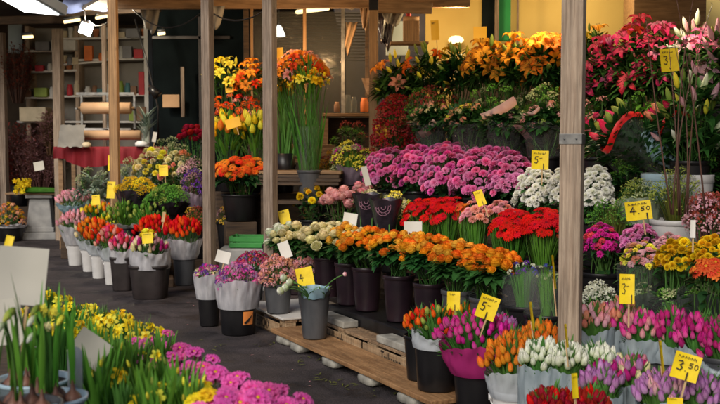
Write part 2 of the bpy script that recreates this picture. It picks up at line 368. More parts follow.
def g_daff(mb, r):
    for k in range(6):
        p_flat(mb, PI / 3 * k, [(.04, .1), (.25, .16), (.42, .13), (.5, .06)], [.05, .14, .12, .01], cup=.2)
    rows = []
    for rr, z in ((.07, .08), (.10, .22), (.13, .36), (.18, .42)):
        rows.append([(rr * (1 + .12 * (j % 2)) * cos(2 * PI * j / 12), rr * (1 + .12 * (j % 2)) * sin(2 * PI * j / 12), z) for j in range(12)])
    mb.grid(rows, 1, closed=True)
def g_primula(mb, r):
    for q, (n, l, z) in enumerate(((6, .5, 0), (6, .40, .06), (5, .27, .11))):
        for k in range(n):
            az = 2 * PI * (k + .5 * q + r.uniform(-.1, .1)) / n
            p_flat(mb, az, [(.03, z), (l * .5, z + .06), (l * .85, z + .09 + r.uniform(-.03, .03)), (l, z + .04)], [.03, .17 * l / .5, .20 * l / .5, .10 * l / .5], cup=.3, ts=[0, .4, .8, 1], nv=3)
    mb.lathe([(.001, .17), (.06, .16), (.09, .10)], 8, 1)
def g_cluster(mb, r, n=9, rad=.36, s=.34, pet=5):
    for i in range(n):
        th = math.acos(1 - (i + .5) / n * .95); az = i * 2.4 + r.random()
        c = Vector((sin(th) * cos(az), sin(th) * sin(az), cos(th) * .8)) * rad
        q = c.normalized().to_track_quat('Z', 'Y')
        for k in range(pet):
            a = 2 * PI * k / pet + r.random()
            rows = []
            for u, w, z in ((.05, .03, 0), (.3, .16, .10), (.5, .05, .04)):
                e = Vector((cos(a), sin(a), 0)); f = Vector((-sin(a), cos(a), 0))
                rows.append([c + q @ ((e * u - f * w + Vector((0, 0, z))) * s), c + q @ ((e * u + f * w + Vector((0, 0, z))) * s)])
            mb.grid(rows, 0, [0, .6, 1])
def g_spray(mb, r, n=46, s=.075, stems=True, mi=0):
    for i in range(n):
        a = r.uniform(0, 2 * PI); q = math.sqrt(r.random()); h = math.sqrt(max(0, 1 - q * q)) * .42 + r.uniform(-.16, .04)
        c = Vector((q * .5 * cos(a), q * .5 * sin(a), h))
        n_ = Vector((r.uniform(-1, 1), r.uniform(-1, 1), r.uniform(.3, 1.4))).normalized(); u = n_.orthogonal().normalized(); v = n_.cross(u)
        ss = s * r.uniform(.6, 1.2)
        mb.add([c + u * ss, c + v * ss, c - u * ss, c - v * ss, c + n_ * ss * .5], [(0, 1, 4), (1, 2, 4), (2, 3, 4), (3, 0, 4)], mi, [1, 1, 1, 1, .3])
        if stems and i % 3 == 0: mb.tube([c * .98, (c.x * .2, c.y * .2, -.35)], .006, 3, 1, cap=False)
GEN = dict(rose=g_rose, tulip=g_tulip, mum=g_mum, gerbera=g_gerbera, lily=g_lily, bud=g_bud, daffodil=g_daff, primula=g_primula, cluster=g_cluster, spray=g_spray)
_cache = {}
def bloom_mesh(kind, mat, mat2=None, var=0):
    key = (kind, mat, mat2, var)
    if key not in _cache:
        mb = MB(); r = random.Random(hash((kind, var)) % 1000 if False else (len(kind) * 31 + var * 7))
        if kind == 'mumsmall': g_mum(mb, r, 3, 9, .6)
        elif kind == 'button': g_mum(mb, r, 5, 13, 1.0)
        elif kind == 'tulipopen': g_tulip(mb, r, .35)
        elif kind == 'tulip': g_tulip(mb, r, (0, .12, .42, .05, .2, 0)[var])
        elif kind == 'fern': g_spray(mb, r, 60, .05)
        else: GEN[kind](mb, r)
        m2 = mat2 or {'spray': 'stem', 'gerbera': 'darkcentre', 'lily': 'darkcentre', 'daffodil': 'yellow', 'primula': 'yellowcentre', 'fern': 'stem'}.get(kind)
        _cache[key] = mb.mesh({'rose': 'rose_head', 'tulip': 'tulip_head'}.get(kind, kind + '_head'), [mat] + ([m2] if m2 else []))
    return _cache[key]

# ------------------------------------------------------------------ buckets
def bucket(label, loc, kind, r=.13, h=.32, handle=False, rz=0, square=False, taper=.8):
    mat = {'black': 'black_plastic', 'grey': 'grey_plastic', 'white': 'white_plastic', 'brown': 'brown_plastic', 'purple': 'purple_plastic', 'blue': 'blue_plastic'}[kind]
    t = thing('flower_bucket', label, 'bucket', loc, rz, 'buckets holding the cut flowers')
    rb = r * taper; mb = MB()
    def sq(i, a, rr, z):
        if square:
            k = 1 / max(abs(cos(a)), abs(sin(a))); k = min(k, 1.22); return rr * k, z
        return rr, z
    n = 32
    mb.lathe([(.001, .006), (rb * .9, .006), (rb * .96, 0), (rb, .012), (rb + (r - rb) * .5, h * .5), (r * .985, h * .93), (r * .985, h * .985), (r * .96, h * .985), (r * .95, h * .9), (rb * .94, .02), (.001, .02)], n, wob=sq)
    mb.build('bucket_body', mat, t)
    rim = MB(); rim.lathe([(r * .992, h * .915), (r * 1.045, h * .925), (r * 1.05, h), (r * 1.03, h * 1.012), (r * .97, h * 1.012), (r * .965, h * .99)], n, wob=sq)
    rim.build('rim', mat, t)
    if handle:
        hb = MB(); R_ = r * 1.06; pts = []
        for k in range(13):
            a = PI * k / 12; pts.append((R_ * cos(a), -R_ * .55 * sin(a) , h * .9 - R_ * .75 * sin(a)))
        hb.tube(pts, .004, 5); hb.box((R_, 0, h * .9), (.018, .03, .03)); hb.box((-R_, 0, h * .9), (.018, .03, .03))
        hb.build('handle', mat if kind == 'white' else 'metal', t, rot=(0, 0, rnd.uniform(-.6, .6)))
    return t

# ------------------------------------------------------------------ bunches
NAMES = {'rose': 'rose_bunch', 'tulip': 'tulip_bunch', 'tulipopen': 'tulip_bunch', 'mum': 'chrysanthemum_bunch', 'mumsmall': 'chrysanthemum_bunch', 'button': 'chrysanthemum_bunch', 'gerbera': 'gerbera_bunch',
         'lily': 'lily_bunch', 'daffodil': 'daffodil_bunch', 'cluster': 'flower_bunch', 'spray': 'flower_bunch', 'fern': 'greenery_bunch', 'bud': 'flower_bunch', 'primula': 'primula_plant'}
FACE = Vector((-.55, -.75, 0))
UP = {'tulip': .4, 'tulipopen': .4, 'rose': .6, 'gerbera': 1.0, 'lily': 1.25, 'daffodil': 1.4}
def bunch(label, kind, cols, px, top, bot, wpx, Y=None, w=None, base=0, size=.06, bk=None, wrap=None, leaf='rose', lk='broad', nl=60, n=None, th=82, cat='flowers',
          group=None, mat2=None, wraptop=0.15, wrapbot=None, skirt=0.0, lsc=1.0, wrapR=1.0, buds=None, name=None, bkw=None, stemn=30):
    if Y is None: Y = wY(px, w)
    zt = at(px, top, Y).z; zb = at(px, bot, Y).z; X = at(px, bot, Y).x; R = wpx / 2000 * Y
    th = math.radians(th)
    seed = int(px * 13 + top * 7); r = random.Random(seed)
    bkw = dict(bkw or {})
    root = thing(name or NAMES[kind], label, cat, (X, Y, base + .02), 0, group)
    Z0 = base + .02
    br = bkw.get('r', .12); bh = bkw.get('h', .32)
    if bk:
        bucket({'black': 'black', 'grey': 'grey', 'white': 'white', 'brown': 'dark brown', 'purple': 'dark purple', 'blue': 'pale blue'}[bk] + ' bucket under the ' + label, (X, Y, base), bk, **bkw)
    neck = base + bh if bk else base + min(.3, (zb - base) * .5)
    neck = min(neck, zb - .03)
    H = max(.03, zt - zb - size * .35); hb = zb - Z0
    if n is None:
        area = PI * R * R * (1 + 1.1 * H / R); n = int(area / (size * size * .5))
        n = max(5, min(96, n))
    cols = cols if isinstance(cols, (list, tuple)) else [cols]
    ct = cos(th); neckr = br * .8; stems = MB()
    Rs = max(.02, R - size * .3)
    for i in range(n):
        t_ = th * math.sqrt((i + .5) / n); az = i * 2.39996 + seed
        rr = Rs * sin(t_) / sin(min(th, PI / 2)) * r.uniform(.90, 1.06) * (1 + .09 * sin(3 * az + seed) + .06 * sin(5 * az + 2 * seed)); fl = {'rose': .45, 'tulip': .3, 'gerbera': .25}.get(kind, 0); dm = (cos(t_) - ct) / (1 - ct); z = hb + H * (fl * .8 + (1 - fl) * dm) + r.uniform(-.25, .2) * size * (1 + 2 * fl)
        z += H * .10 * sin(4 * az + seed) * sin(t_)
        p = Vector((rr * cos(az), rr * sin(az) * .92, z))
        up = UP.get(kind, .9)
        nn = Vector((p.x / Rs * sin(t_) * 1.0, p.y / Rs * sin(t_), cos(t_) * .8 + .25)) * up + Vector((0, 0, max(0, 1.3 - up))) + FACE * (.4 if up > .7 else .1)
        jj = .3 if up > .5 else .22; nn += Vector((r.uniform(-jj, jj), r.uniform(-jj, jj), r.uniform(-.2, .2)))
        nn.normalize(); s = size * (r.uniform(.66, 1.16) if kind in ('mum', 'mumsmall', 'button', 'gerbera') else r.uniform(.78, 1.14))
        k = kind; c = r.choice(cols)
        if buds and r.random() < buds[0]: k = 'bud'; c = r.choice(buds[1]); s *= .52
        me = bloom_mesh(k, c, mat2 if k == kind else None, r.randrange(6))
        o = bpy.data.objects.new({'gerbera': 'gerbera_head', 'bud': 'bud'}.get(k, 'flower_head' if k not in ('rose', 'tulip', 'lily') else k + '_head'), me)
        COL.objects.link(o); o.parent = root
        q = nn.to_track_quat('Z', 'Y') @ Matrix.Rotation(r.uniform(0, 6.28), 3, 'Z').to_quaternion()
        o.rotation_mode = 'QUATERNION'; o.rotation_quaternion = q; o.location = p; o.scale = (s,) * 3
        if i < stemn:
            a0 = Vector((r.uniform(-1, 1) * neckr * .7, r.uniform(-1, 1) * neckr * .7, max(.02, neck - Z0 - .08)))
            mid = (a0 + p) * .5 + Vector((p.x * .15, p.y * .15, .02))
            stems.tube([a0, mid, p], .0028 + size * .012, 4, 1, cap=False)
    zr = neck - Z0
    for i in range(nl):
        if lk == 'strap':
            a = r.uniform(0, 2 * PI); q = math.sqrt(r.random()); tt = th * q
            tip = Vector((Rs * 1.05 * sin(tt) * cos(a), Rs * 1.05 * sin(tt) * sin(a), hb + (H + size * r.uniform(.8, 2.4)) * (cos(tt) - ct) / (1 - ct) + r.uniform(-.02, .03)))
            b_ = Vector((tip.x * .55, tip.y * .55, max(zr, tip.z - r.uniform(.12, .22))))
            d = tip - b_; L = d.length
            stems.leaf(b_, d, Vector((-tip.x, -tip.y, .3)), L * 1.02, r.uniform(.020, .036), r.uniform(-.08, .3), 0, 4, .5, .7)
        elif lk == 'fine':
            a = r.uniform(0, 2 * PI); q = math.sqrt(r.random()); tt = th * q
            tip = Vector((Rs * 1.0 * sin(tt) * cos(a), Rs * sin(tt) * sin(a), hb + H * (cos(tt) - ct) / (1 - ct)))
            b_ = Vector((tip.x * .4, tip.y * .4, max(zr - .05, tip.z - r.uniform(.15, .45)))); d = tip - b_
            stems.leaf(b_, d, Vector((-tip.x, -tip.y, .3)), d.length, r.uniform(.006, .011), r.uniform(-.1, .1), 0, 3, .2, .9)
        else:
            u = r.random()
            a = r.uniform(0, 2 * PI)
            if u < (.14 if kind in ('rose', 'mum') else .45):
                tt = th * math.sqrt(r.random()); sc_ = r.uniform(.75, .98)
                p = Vector((Rs * sc_ * sin(tt) * cos(a), Rs * sc_ * sin(tt) * sin(a), hb + sc_ * H * (cos(tt) - ct) / (1 - ct) - size * .3))
            else:
                v = r.random() ** 1.2; dep = min((hb - zr) * .95 + skirt, .62 if lk == 'lily' else 9); z = hb - v * dep
                if skirt or lk == 'lily': rad = Rs * (1.06 - .25 * v) * r.uniform(.55, 1.05)
                else: rad = (Rs * (1 - v) + neckr * v) * r.uniform(.65, 1.05); p = Vector((rad * cos(a), rad * sin(a), z))
            L = {'broad': (.05, .085), 'lily': (.12, .20), 'small': (.03, .05)}[lk]
            W = {'broad': .55, 'lily': .24, 'small': .5}[lk]; L = r.uniform(*L) * lsc
            d = Vector((cos(a) + r.uniform(-.5, .5), sin(a) + r.uniform(-.5, .5), r.uniform(-.5, .7) if lk != 'lily' else r.uniform(-.5, .9)))
            stems.leaf(p, d, (0, 0, 1), L, L * W * r.uniform(.8, 1.2), r.uniform(0, .35), 0, 4, .25, .2)
    f = stems.build('foliage', [leaf, 'stem'], root)
    if wrap:
        mb = MB(); zt_ = hb + H * wraptop; zb_ = (zr - .02) if wrapbot is None else wrapbot - Z0
        ph = r.uniform(0, 6); Rt = max(R * wrapR, br); lobes = r.choice((2, 3)); K = 9; cr = [r.uniform(-1, 1) for _ in range(12)]
        def wob(i, a, rr, z):
            k = i / K; fld = .022 * (.35 + k) * (sin(13 * a + ph + 2 * sin(k * 4 + cr[1])) + .6 * sin(23 * a + 2 * ph + k * 5 * cr[2])) + .02 * sin(3 * a + k * 7 + cr[3])
            return rr * (1 + fld), z + k * k * (.018 * sin(lobes * a + ph) + .006 * sin(7 * a + cr[4]) + .004 * sin(19 * a))
        prof = [(br * 1.09 + (max(Rt, br * 1.1) - br * 1.09) * (k / K) ** .8, zb_ + (zt_ - zb_) * k / K) for k in range(K + 1)]
        mb.lathe(prof, 84, wob=wob)
        mb.build('wrapper', wrap, root)
    return root

# ------------------------------------------------------------------ price cards
GLY = {'3': [[(.1, .95), (.6, 1), (.8, .8), (.4, .55), (.8, .35), (.55, .02), (.05, .1)]],
       '4': [[(.5, 1), (.05, .4), (.9, .45)], [(.62, .75), (.5, 0)]],
       '5': [[(.85, 1), (.25, .95), (.15, .58), (.65, .6), (.8, .3), (.5, .02), (.05, .08)]],
       '0': [[(.45, 1), (.1, .7), (.15, .2), (.5, 0), (.85, .3), (.8, .8), (.45, 1)]],
       '7': [[(.05, .95), (.85, 1), (.35, 0)], [(.2, .5), (.7, .52)]],
       '2': [[(.1, .8), (.4, 1), (.8, .75), (.1, .05), (.9, .05)]],
       '.': [[(.3, .05), (.5, .0)]], '-': [[(.05, .55), (.9, .6)]], '|': [[(.5, 1), (.5, 0)]]}
def stroke(mb, pts, wd, z):
    for a, b in zip(pts, pts[1:]):
        a = Vector(a); b = Vector(b); d = (b - a)
        if d.length < 1e-6: continue
        d.normalize(); s = Vector((-d.y, d.x)) * wd / 2; e = d * wd * .35
        P = [a - e - s, b + e - s, b + e + s, a - e + s]
        mb.add([(p.x, -z, p.y) for p in P], [(0, 1, 2, 3)])
def card(label, px, py, wpx, hpx, Y, mat='card_yellow', text=None, tilt=0, yaw=0, stake=True, header=True, lean=-.15, group='yellow price cards', name='price_card', clip=None):
    c = at(px, py, Y); W = wpx * Y / 1000; H = hpx * Y / 1000
    t = thing(name, label, 'price card' if mat in ('card_yellow', 'card_amber') else 'card', c, yaw, group)
    t.rotation_euler = (lean, tilt, yaw)
    mb = MB(); n = 6; rows = []; back = []
    for i in range(n + 1):
        u = i / n - .5
        rows.append([(u * W, .02 * W * cos(u * 6), -H / 2), (u * W, .0 + .03 * W * cos(u * 5), 0), (u * W, .05 * W * cos(u * 4) - .02 * W, H / 2)])
    mb.grid(rows); mb.grid([[(x, y + .0025, z) for x, y, z in r] for r in rows][::-1])
    o = mb.build('card_face', mat, t)
    wr = MB(); zf = lambda: .004
    off = -.055 * W
    if header:
        r = random.Random(int(px)); x = -W * .38
        for k in range(r.randint(4, 6)):
            s_ = W * .1; z0 = H * .30
            stroke(wr, [(x, z0), (x + s_ * r.uniform(.0, .5), z0 + H * .09), (x + s_ * r.uniform(.4, .8), z0 + H * r.uniform(-.02, .06)), (x + s_ * r.uniform(.7, 1), z0 + H * r.uniform(.02, .10))], W * .018, -off * 0 + .004)
            x += W * .125
    if text:
        big = text[0]; x = -W * .34
        for i, ch in enumerate(text):
            g = GLY[ch]; hgt = H * (.36 if i == 0 else .2); wd = W * (.26 if i == 0 else (.08 if ch == '.' else .17)); z0 = (-H * .18 if i == 0 else (-H * .16 if ch == '.' else -H * .02))
            for ln in g: stroke(wr, [(x + a * wd, z0 + b * hgt) for a, b in ln], W * (.045 if i == 0 else .032), .004)
            x += wd + W * .04
    if clip: stroke(wr, [(W * clip, -H * .48), (W * clip, -H * .2)], W * .06, .005)
    if header or text or clip: wr.build('writing', 'ink', t, smooth=False)
    if stake:
        s = MB(); s.box((W * .15, .009, -H * .75), (.008, .005, H * 1.1)); s.build('stake', 'stick', t, smooth=False)
    return t

# ------------------------------------------------------------------ ground
mb = MB(); mb.add([(-60, -20, 0), (60, -20, 0), (60, 90, 0), (-60, 90, 0)], [(0, 1, 2, 3)])
structure(mb.build('ground', 'asphalt', smooth=False))

# ------------------------------------------------------------------ posts and canopy
def post(label, px, Y, wid, dep, mat, z1=3.35, rz=-.35, z0=0, name='wooden_post'):
    c = at(px, 200, Y); t = thing(name, label, 'post', (c.x, Y, z0), rz, 'timber posts of the stall')
    mb = MB(); mb.box((0, 0, (z1 - z0) / 2), (wid, dep, z1 - z0)); bevel(mb.build('post_timber', mat, t), .005); return t, c
PZ = [(571, 5.0), (270, 9.2), (209, 10.3), (115.5, 12.5), (60, 16)]
t, c = post('pale wooden post in the foreground between white chrysanthemum buckets', 571.5, 5.0, .108, .08, 'wood_pale', rz=-.42)
mb = MB(); zz = at(571, 139, 5).z; mb.box((0, 0, zz), (.114, .086, .052)); bevel(mb.build('metal_band', 'metal', t), .002)
for k in (-.03, .03):
    mb = MB(); mb.lathe([(.001, .003), (.005, .002), (.005, 0)], 8); mb.build('screw', 'metal', t, loc=(k, -.0435, zz), rot=(PI / 2, 0, 0))
t, c = post('grey weathered post standing left of the orange lilies and cream roses', 270.5, 9.2, .105, .09, 'wood_grey', rz=-.5)
t, c = post('grey weathered post beside the orange gerberas', 209, 10.3, .10, .09, 'wood_grey', rz=-.5)
t, c = post('orange brown wooden post in front of the paper rolls', 115.5, 12.5, .12, .06, 'wood_warm', rz=-.3)
t, c = post('pale post beside the red tablecloth, behind the stone pedestal', 60.5, 15.9, .15, .10, 'wood_pale', rz=-.4)
t, c = post('thin grey painted post beside the orange brown post', 106.5, 15.2, .06, .05, 'wood_grey')
t, c = post('grey post at the far left behind the dry twigs', 5, 16.5, .12, .08, 'wood_grey')
t, c = post('narrow yellowish post with a black top left of the lilies', 373.5, 11.5, .10, .05, 'wood_warm', z1=at(373, 10, 11.5).z, rz=-.1)
mb = MB(); z = at(373, 10, 11.5).z; mb.box((0, 0, z + .15), (.104, .054, .3)); bevel(mb.build('post_cap', 'black_plastic', t), .003)
# beams + canopy
def beam(label, p, q, hgt, thk, mat, name='roof_beam', cat='beam'):
    p = Vector(p); q = Vector(q); d = q - p; L = d.length; rot = d.to_track_quat('X', 'Z')
    mb = MB(); mb.box((0, 0, 0), (L, thk, hgt))
    o = mb.build(name, mat, None); o.location = (p + q) / 2; o.rotation_mode = 'QUATERNION'; o.rotation_quaternion = rot; bevel(o, .006); tag(o, label, cat); return o
beam('brown roof beam running along the top of the stall to the black topped post', at(118, 4, 12.9), at(470, 2, 12.2), .13, .08, 'midwood')
beam('short light roof beam above the cardboard box and lilies', at(376, 7, 11.9), at(432, 8, 11.9), .13, .06, 'midwood')
beam('dark roof beam above the shelves at far left', at(-20, 21, 15.2), at(64, 19, 15.5), .12, .08, 'darkwood')
beam('dark overhead beam between the blue tarpaulin and the shelves', at(62, 13, 15.0), at(160, 8, 14.6), .10, .08, 'darkwood')
mb = MB()
a, b = st(-4.2, -.35), st(9, -.35); c_, d_ = st(9, 6.5), st(-4.2, 6.5)
z = 3.42
mb.add([(a.x, a.y, z - .0), (b.x, b.y, z), (c_.x, c_.y, z + .5), (d_.x, d_.y, z + .5), (a.x, a.y, z + .05), (b.x, b.y, z + .05), (c_.x, c_.y, z + .55), (d_.x, d_.y, z + .55)],
       [(0, 1, 2, 3), (7, 6, 5, 4), (0, 4, 5, 1), (1, 5, 6, 2), (2, 6, 7, 3), (3, 7, 4, 0)])
tag(mb.build('stall_canopy', 'canvas', smooth=False), 'dark canvas canopy roofing the flower stall from above', 'canopy')
mb = MB(); mb.box((-5.2, 18.9, 3.85), (9.5, 10.0, .06)); tag(mb.build('market_canopy', 'canvas', smooth=False), 'dark canopy over the shelves at the back left', 'canopy')  # front part, out of view, is extended to shade the back left
# blue tarpaulin edge
mb = MB(); rows = []
for k in range(13):
    u = k / 12; p = at(62 + u * 50, 9 - u * 3 + 1.5 * sin(u * 9), 14.2); rows.append([p + Vector((0, 0, -.05)), p + Vector((0, -.03, .06)), p + Vector((0, .25, .25))])
mb.grid(rows); tag(mb.build('tarpaulin', 'tarp'), 'blue tarpaulin edge hanging at the top left beside the lamp', 'tarpaulin')

# ------------------------------------------------------------------ lamps
t = thing('ceiling_lamp', 'large rectangular white light panel at the top left corner', 'lamp', at(27, 9, 9.0), 0)
t.rotation_euler = (math.radians(-2), math.radians(9), math.radians(-12))
mb = MB(); mb.box((0, 0, .09), (.47, .50, .10)); bevel(mb.build('lamp_housing', 'bluewhite', t), .012)
mb = MB(); mb.box((0, 0, .034), (.38, .40, .012)); mb.build('diffuser', 'lamp_white', t, smooth=False)
t.rotation_euler = (math.radians(-13), math.radians(7), math.radians(-20))
t = thing('spot_lamp', 'bright square spot lamp shining above the back shelves', 'lamp', at(86, 29, 14.0), .3)
mb = MB(); mb.box((0, 0, 0), (.17, .07, .15), mat=Matrix.Rotation(.35, 3, 'Y')); bevel(mb.build('lamp_face', 'lamp_spot', t), .01)
mb = MB(); mb.box((.0, .08, .02), (.20, .08, .18), mat=Matrix.Rotation(.35, 3, 'Y')); mb.tube([(0, .08, .1), (-.02, .1, .35)], .012, 6); mb.build('lamp_housing', 'black_plastic', t)
def tube_lamp(label, p, q, mat='lamp_warm', r=.022):
    p = Vector(p); q = Vector(q); t = thing('tube_lamp', label, 'lamp', p, 0, 'tube lamps of the stall'); d = q - p
    mb = MB(); mb.tube([(0, 0, 0), d], r, 8); mb.build('tube', mat, t)
    mb = MB(); mb.tube([(0, 0, r * 2.2), d + Vector((0, 0, r * 2.2))], r * 1.1, 6); mb.build('lamp_housing', 'grey_plastic', t)
tube_lamp('short yellow tube lamp between the corner light and spot lamp', at(64, 22, 15), at(80, 19.5, 15))
tube_lamp('glowing tube added for the yellow lit awning above the orange brown post', at(96, 18, 14.8), at(112, 15, 15))  # glow added in place of the lit awning underside, no lamp here
tube_lamp('pale tube lamp behind the glass partition', at(297, 12, 14.6), at(328, 8, 14.0), r=.03)
tube_lamp('small warm tube lamp beneath the dark beam at far left', at(23, 37, 15.5), at(33, 36.5, 15.5))
tube_lamp('small yellow tube lamp beside the grey hanging cloth', at(158, 34, 14.8), at(165, 33, 14.8))
t = thing('hanging_lamp', 'small white cone lamp seen behind the grey post', 'lamp', at(279, 32, 13.6))
mb = MB(); mb.lathe([(.02, .09), (.05, .04), (.085, -.05), (.08, -.055), (.001, -.03)], 16); mb.build('lamp_shade', 'lamp_white', t)
mb = MB(); mb.tube([(0, 0, .09), (0, 0, 1.2)], .006, 5); mb.build('cord', 'black_plastic', t)
t = thing('globe_lamp', 'glowing warm lamp half hidden behind the yellow green lilies', 'lamp', at(456, 40, 13.3))
mb = MB(); mb.lathe([(.001, .06), (.06, .05), (.10, .015), (.10, -.015), (.05, -.05), (.001, -.06)], 18); mb.build('lamp_globe', 'lamp_warm', t)
def point(name, loc, e, col, r=.1):
    l = bpy.data.lights.new(name, 'POINT'); l.energy = e; l.color = col; l.shadow_soft_size = r
    o = bpy.data.objects.new(name, l); COL.objects.link(o); o.location = loc; return o
point('warm_light', at(456, 16, 12.3), 50, (1, .70, .34), .12)
point('warm_light', at(246, 10, 11.2), 55, (1, .62, .30), .15)  # added warm glow between the grey posts, no globe hangs here
point('spot_light', at(92, 24, 13.9), 130, (1, .85, .62), .08)
point('shop_light', at(322, 58, 12.8), 50, (1, .60, .28), .1)
point('lily_fill', at(545, -14, 9.2), 75, (1, .74, .42), .15)  # unseen warm light added above the lilies to brighten them
point('lily_fill', at(650, -25, 7.0), 50, (1, .80, .55), .15)  # second unseen light, added over the crimson and pink lilies

point('wall_fill', at(590, -2, 12.6), 40, (1, .74, .40), .2)  # added light without a lamp, brightens the yellow wall
# ------------------------------------------------------------------ far background
def block(name, label, cat, px, py, wpx, hpx, Y, dep, mat, rz=0, bev=.01, group=None):
    p = at(px, py, Y); mb = MB(); mb.box((0, 0, 0), (wpx * Y / 1000, dep, hpx * Y / 1000))
    o = mb.build(name, mat, None, loc=(p.x, p.y + dep / 2, p.z), rot=(0, 0, rz)); bevel(o, bev); tag(o, label, cat, group); return o
# back walls
def wall(name, label, px0, px1, Y, z0, z1, mat, dep=.1, cat='wall'):
    a = at(px0, 200, Y).x; b = at(px1, 200, Y).x; mb = MB(); mb.box(((a + b) / 2, Y + dep / 2, (z0 + z1) / 2), (b - a, dep, z1 - z0)); o = mb.build(name, mat, smooth=False); tag(o, label, cat); return o
wall('back_wall', 'brown back wall behind the shelves and glass partition', -60, 430, 19.5, 0, 4.2, 'brownwall')
wall('dark_door_panel', 'dark green black panel behind the grey hanging cloths', 155, 250, 15.6, 0, 3.9, 'darkwall', cat='panel')
mb = MB(); a = at(157, 37, 15.55); mb.box((at(190, 0, 15.5).x, 15.56, at(0, 37, 15.5).z), (1.2, .03, .05)); mb.box((at(199, 0, 15.5).x, 15.56, 1.8), (.05, .03, 3.4)); tag(bevel(mb.build('panel_frame', 'brown_plastic')), 'thin dark frame rails on the dark panel', 'frame')
wall('yellow_wall', 'yellow painted wall lit by the lamp behind the lilies', 425, 760, 13.6, 0, 4.2, 'yellowwall')
block('green_board', 'bright green board leaning on the yellow wall', 'board', 504.5, 10, 13, 60, 13.4, .06, 'greenpaint')
block('dark_board', 'dark post between yellow wall and green board', 'post', 489, 12, 13, 70, 13.3, .10, 'darkwall', group=None)
block('grey_board', 'slim grey brown lath leaning beside the green board', 'board', 497, 14, 4, 70, 13.25, .04, 'wood_grey', .0)
block('wall_cabinet', 'brown wooden cabinet hanging at the top right corner', 'cabinet', 670, 8, 72, 26, 12.6, .5, 'midwood')
for k, (x, wd) in enumerate(((653, 26), (688, 30))):
    pass
block('cabinet_board', 'pale wooden board below the brown cabinet at top right', 'board', 668, 23, 70, 4, 12.3, .5, 'wood_warm')
block('slim_pole', 'slim vertical pole on the yellow wall right of green board', 'pole', 518, 15, 2, 60, 13.2, .03, 'wood_grey')

# shelving unit at the left
S_Y = 17.0
t = thing('shelving_unit', 'white wooden shelving unit full of small goods at back left', 'shelves', (at(85, 0, S_Y).x, S_Y, 0))
ox = t.location.x
def zz_(py, Y=S_Y): return at(0, py, Y).z
def xx_(px, Y=S_Y): return at(px, 200, Y).x - ox
for px in (33.5, 82, 150):
    mb = MB(); mb.box((xx_(px), 0, 1.75), (.07, .35, 3.5)); bevel(mb.build('upright', 'wood_pale' if px < 100 else 'white_paint', t), .006)
for (x0, x1, y0, y1) in ((22, 82, 73, 71), (60, 108, 66, 62), (82, 150, 61, 59), (22, 58, 98, 98), (60, 150, 97, 95), (30, 80, 52, 51), (60, 150, 40, 38), (22, 150, 122, 122)):
    p, q = Vector((xx_(x0), -.02, zz_(y0))), Vector((xx_(x1), -.02, zz_(y1))); d = q - p
    mb = MB(); mb.box((0, 0, 0), (d.length, .32, .035), mat=Matrix.Rotation(-math.atan2(d.z, d.x), 3, 'Y')); o = mb.build('shelf_board', 'white_paint', t, loc=(p + q) / 2); bevel(o, .004)
mb = MB(); mb.box((0, .2, 1.75), (xx_(150) - xx_(22), .03, 3.5)); mb.build('back_panel', 'shelf_back', t, smooth=False)
r = random.Random(5)
GOODS_AT = []
def goods(name, label, px, pybase, w, h, mat, Y=16.85, kind='box', group='goods on the back shelves'):
    GOODS_AT.append((px, pybase, w)); p = at(px, pybase, Y); W = w * Y / 1000; Hh = h * Y / 1000; mb = MB()
    if kind == 'box': mb.box((0, 0, Hh / 2), (W, W * .8, Hh)); o = bevel(mb.build(name, mat, None, loc=p), .008)
    else:
        mb.lathe([(.001, 0), (W * .48, 0), (W * .5, Hh * .05), (W * .5, Hh * .7), (W * .36, Hh * .82), (W * .36, Hh), (.001, Hh)], 14); o = mb.build(name, mat, None, loc=p)
    tag(o, label, 'goods', group)
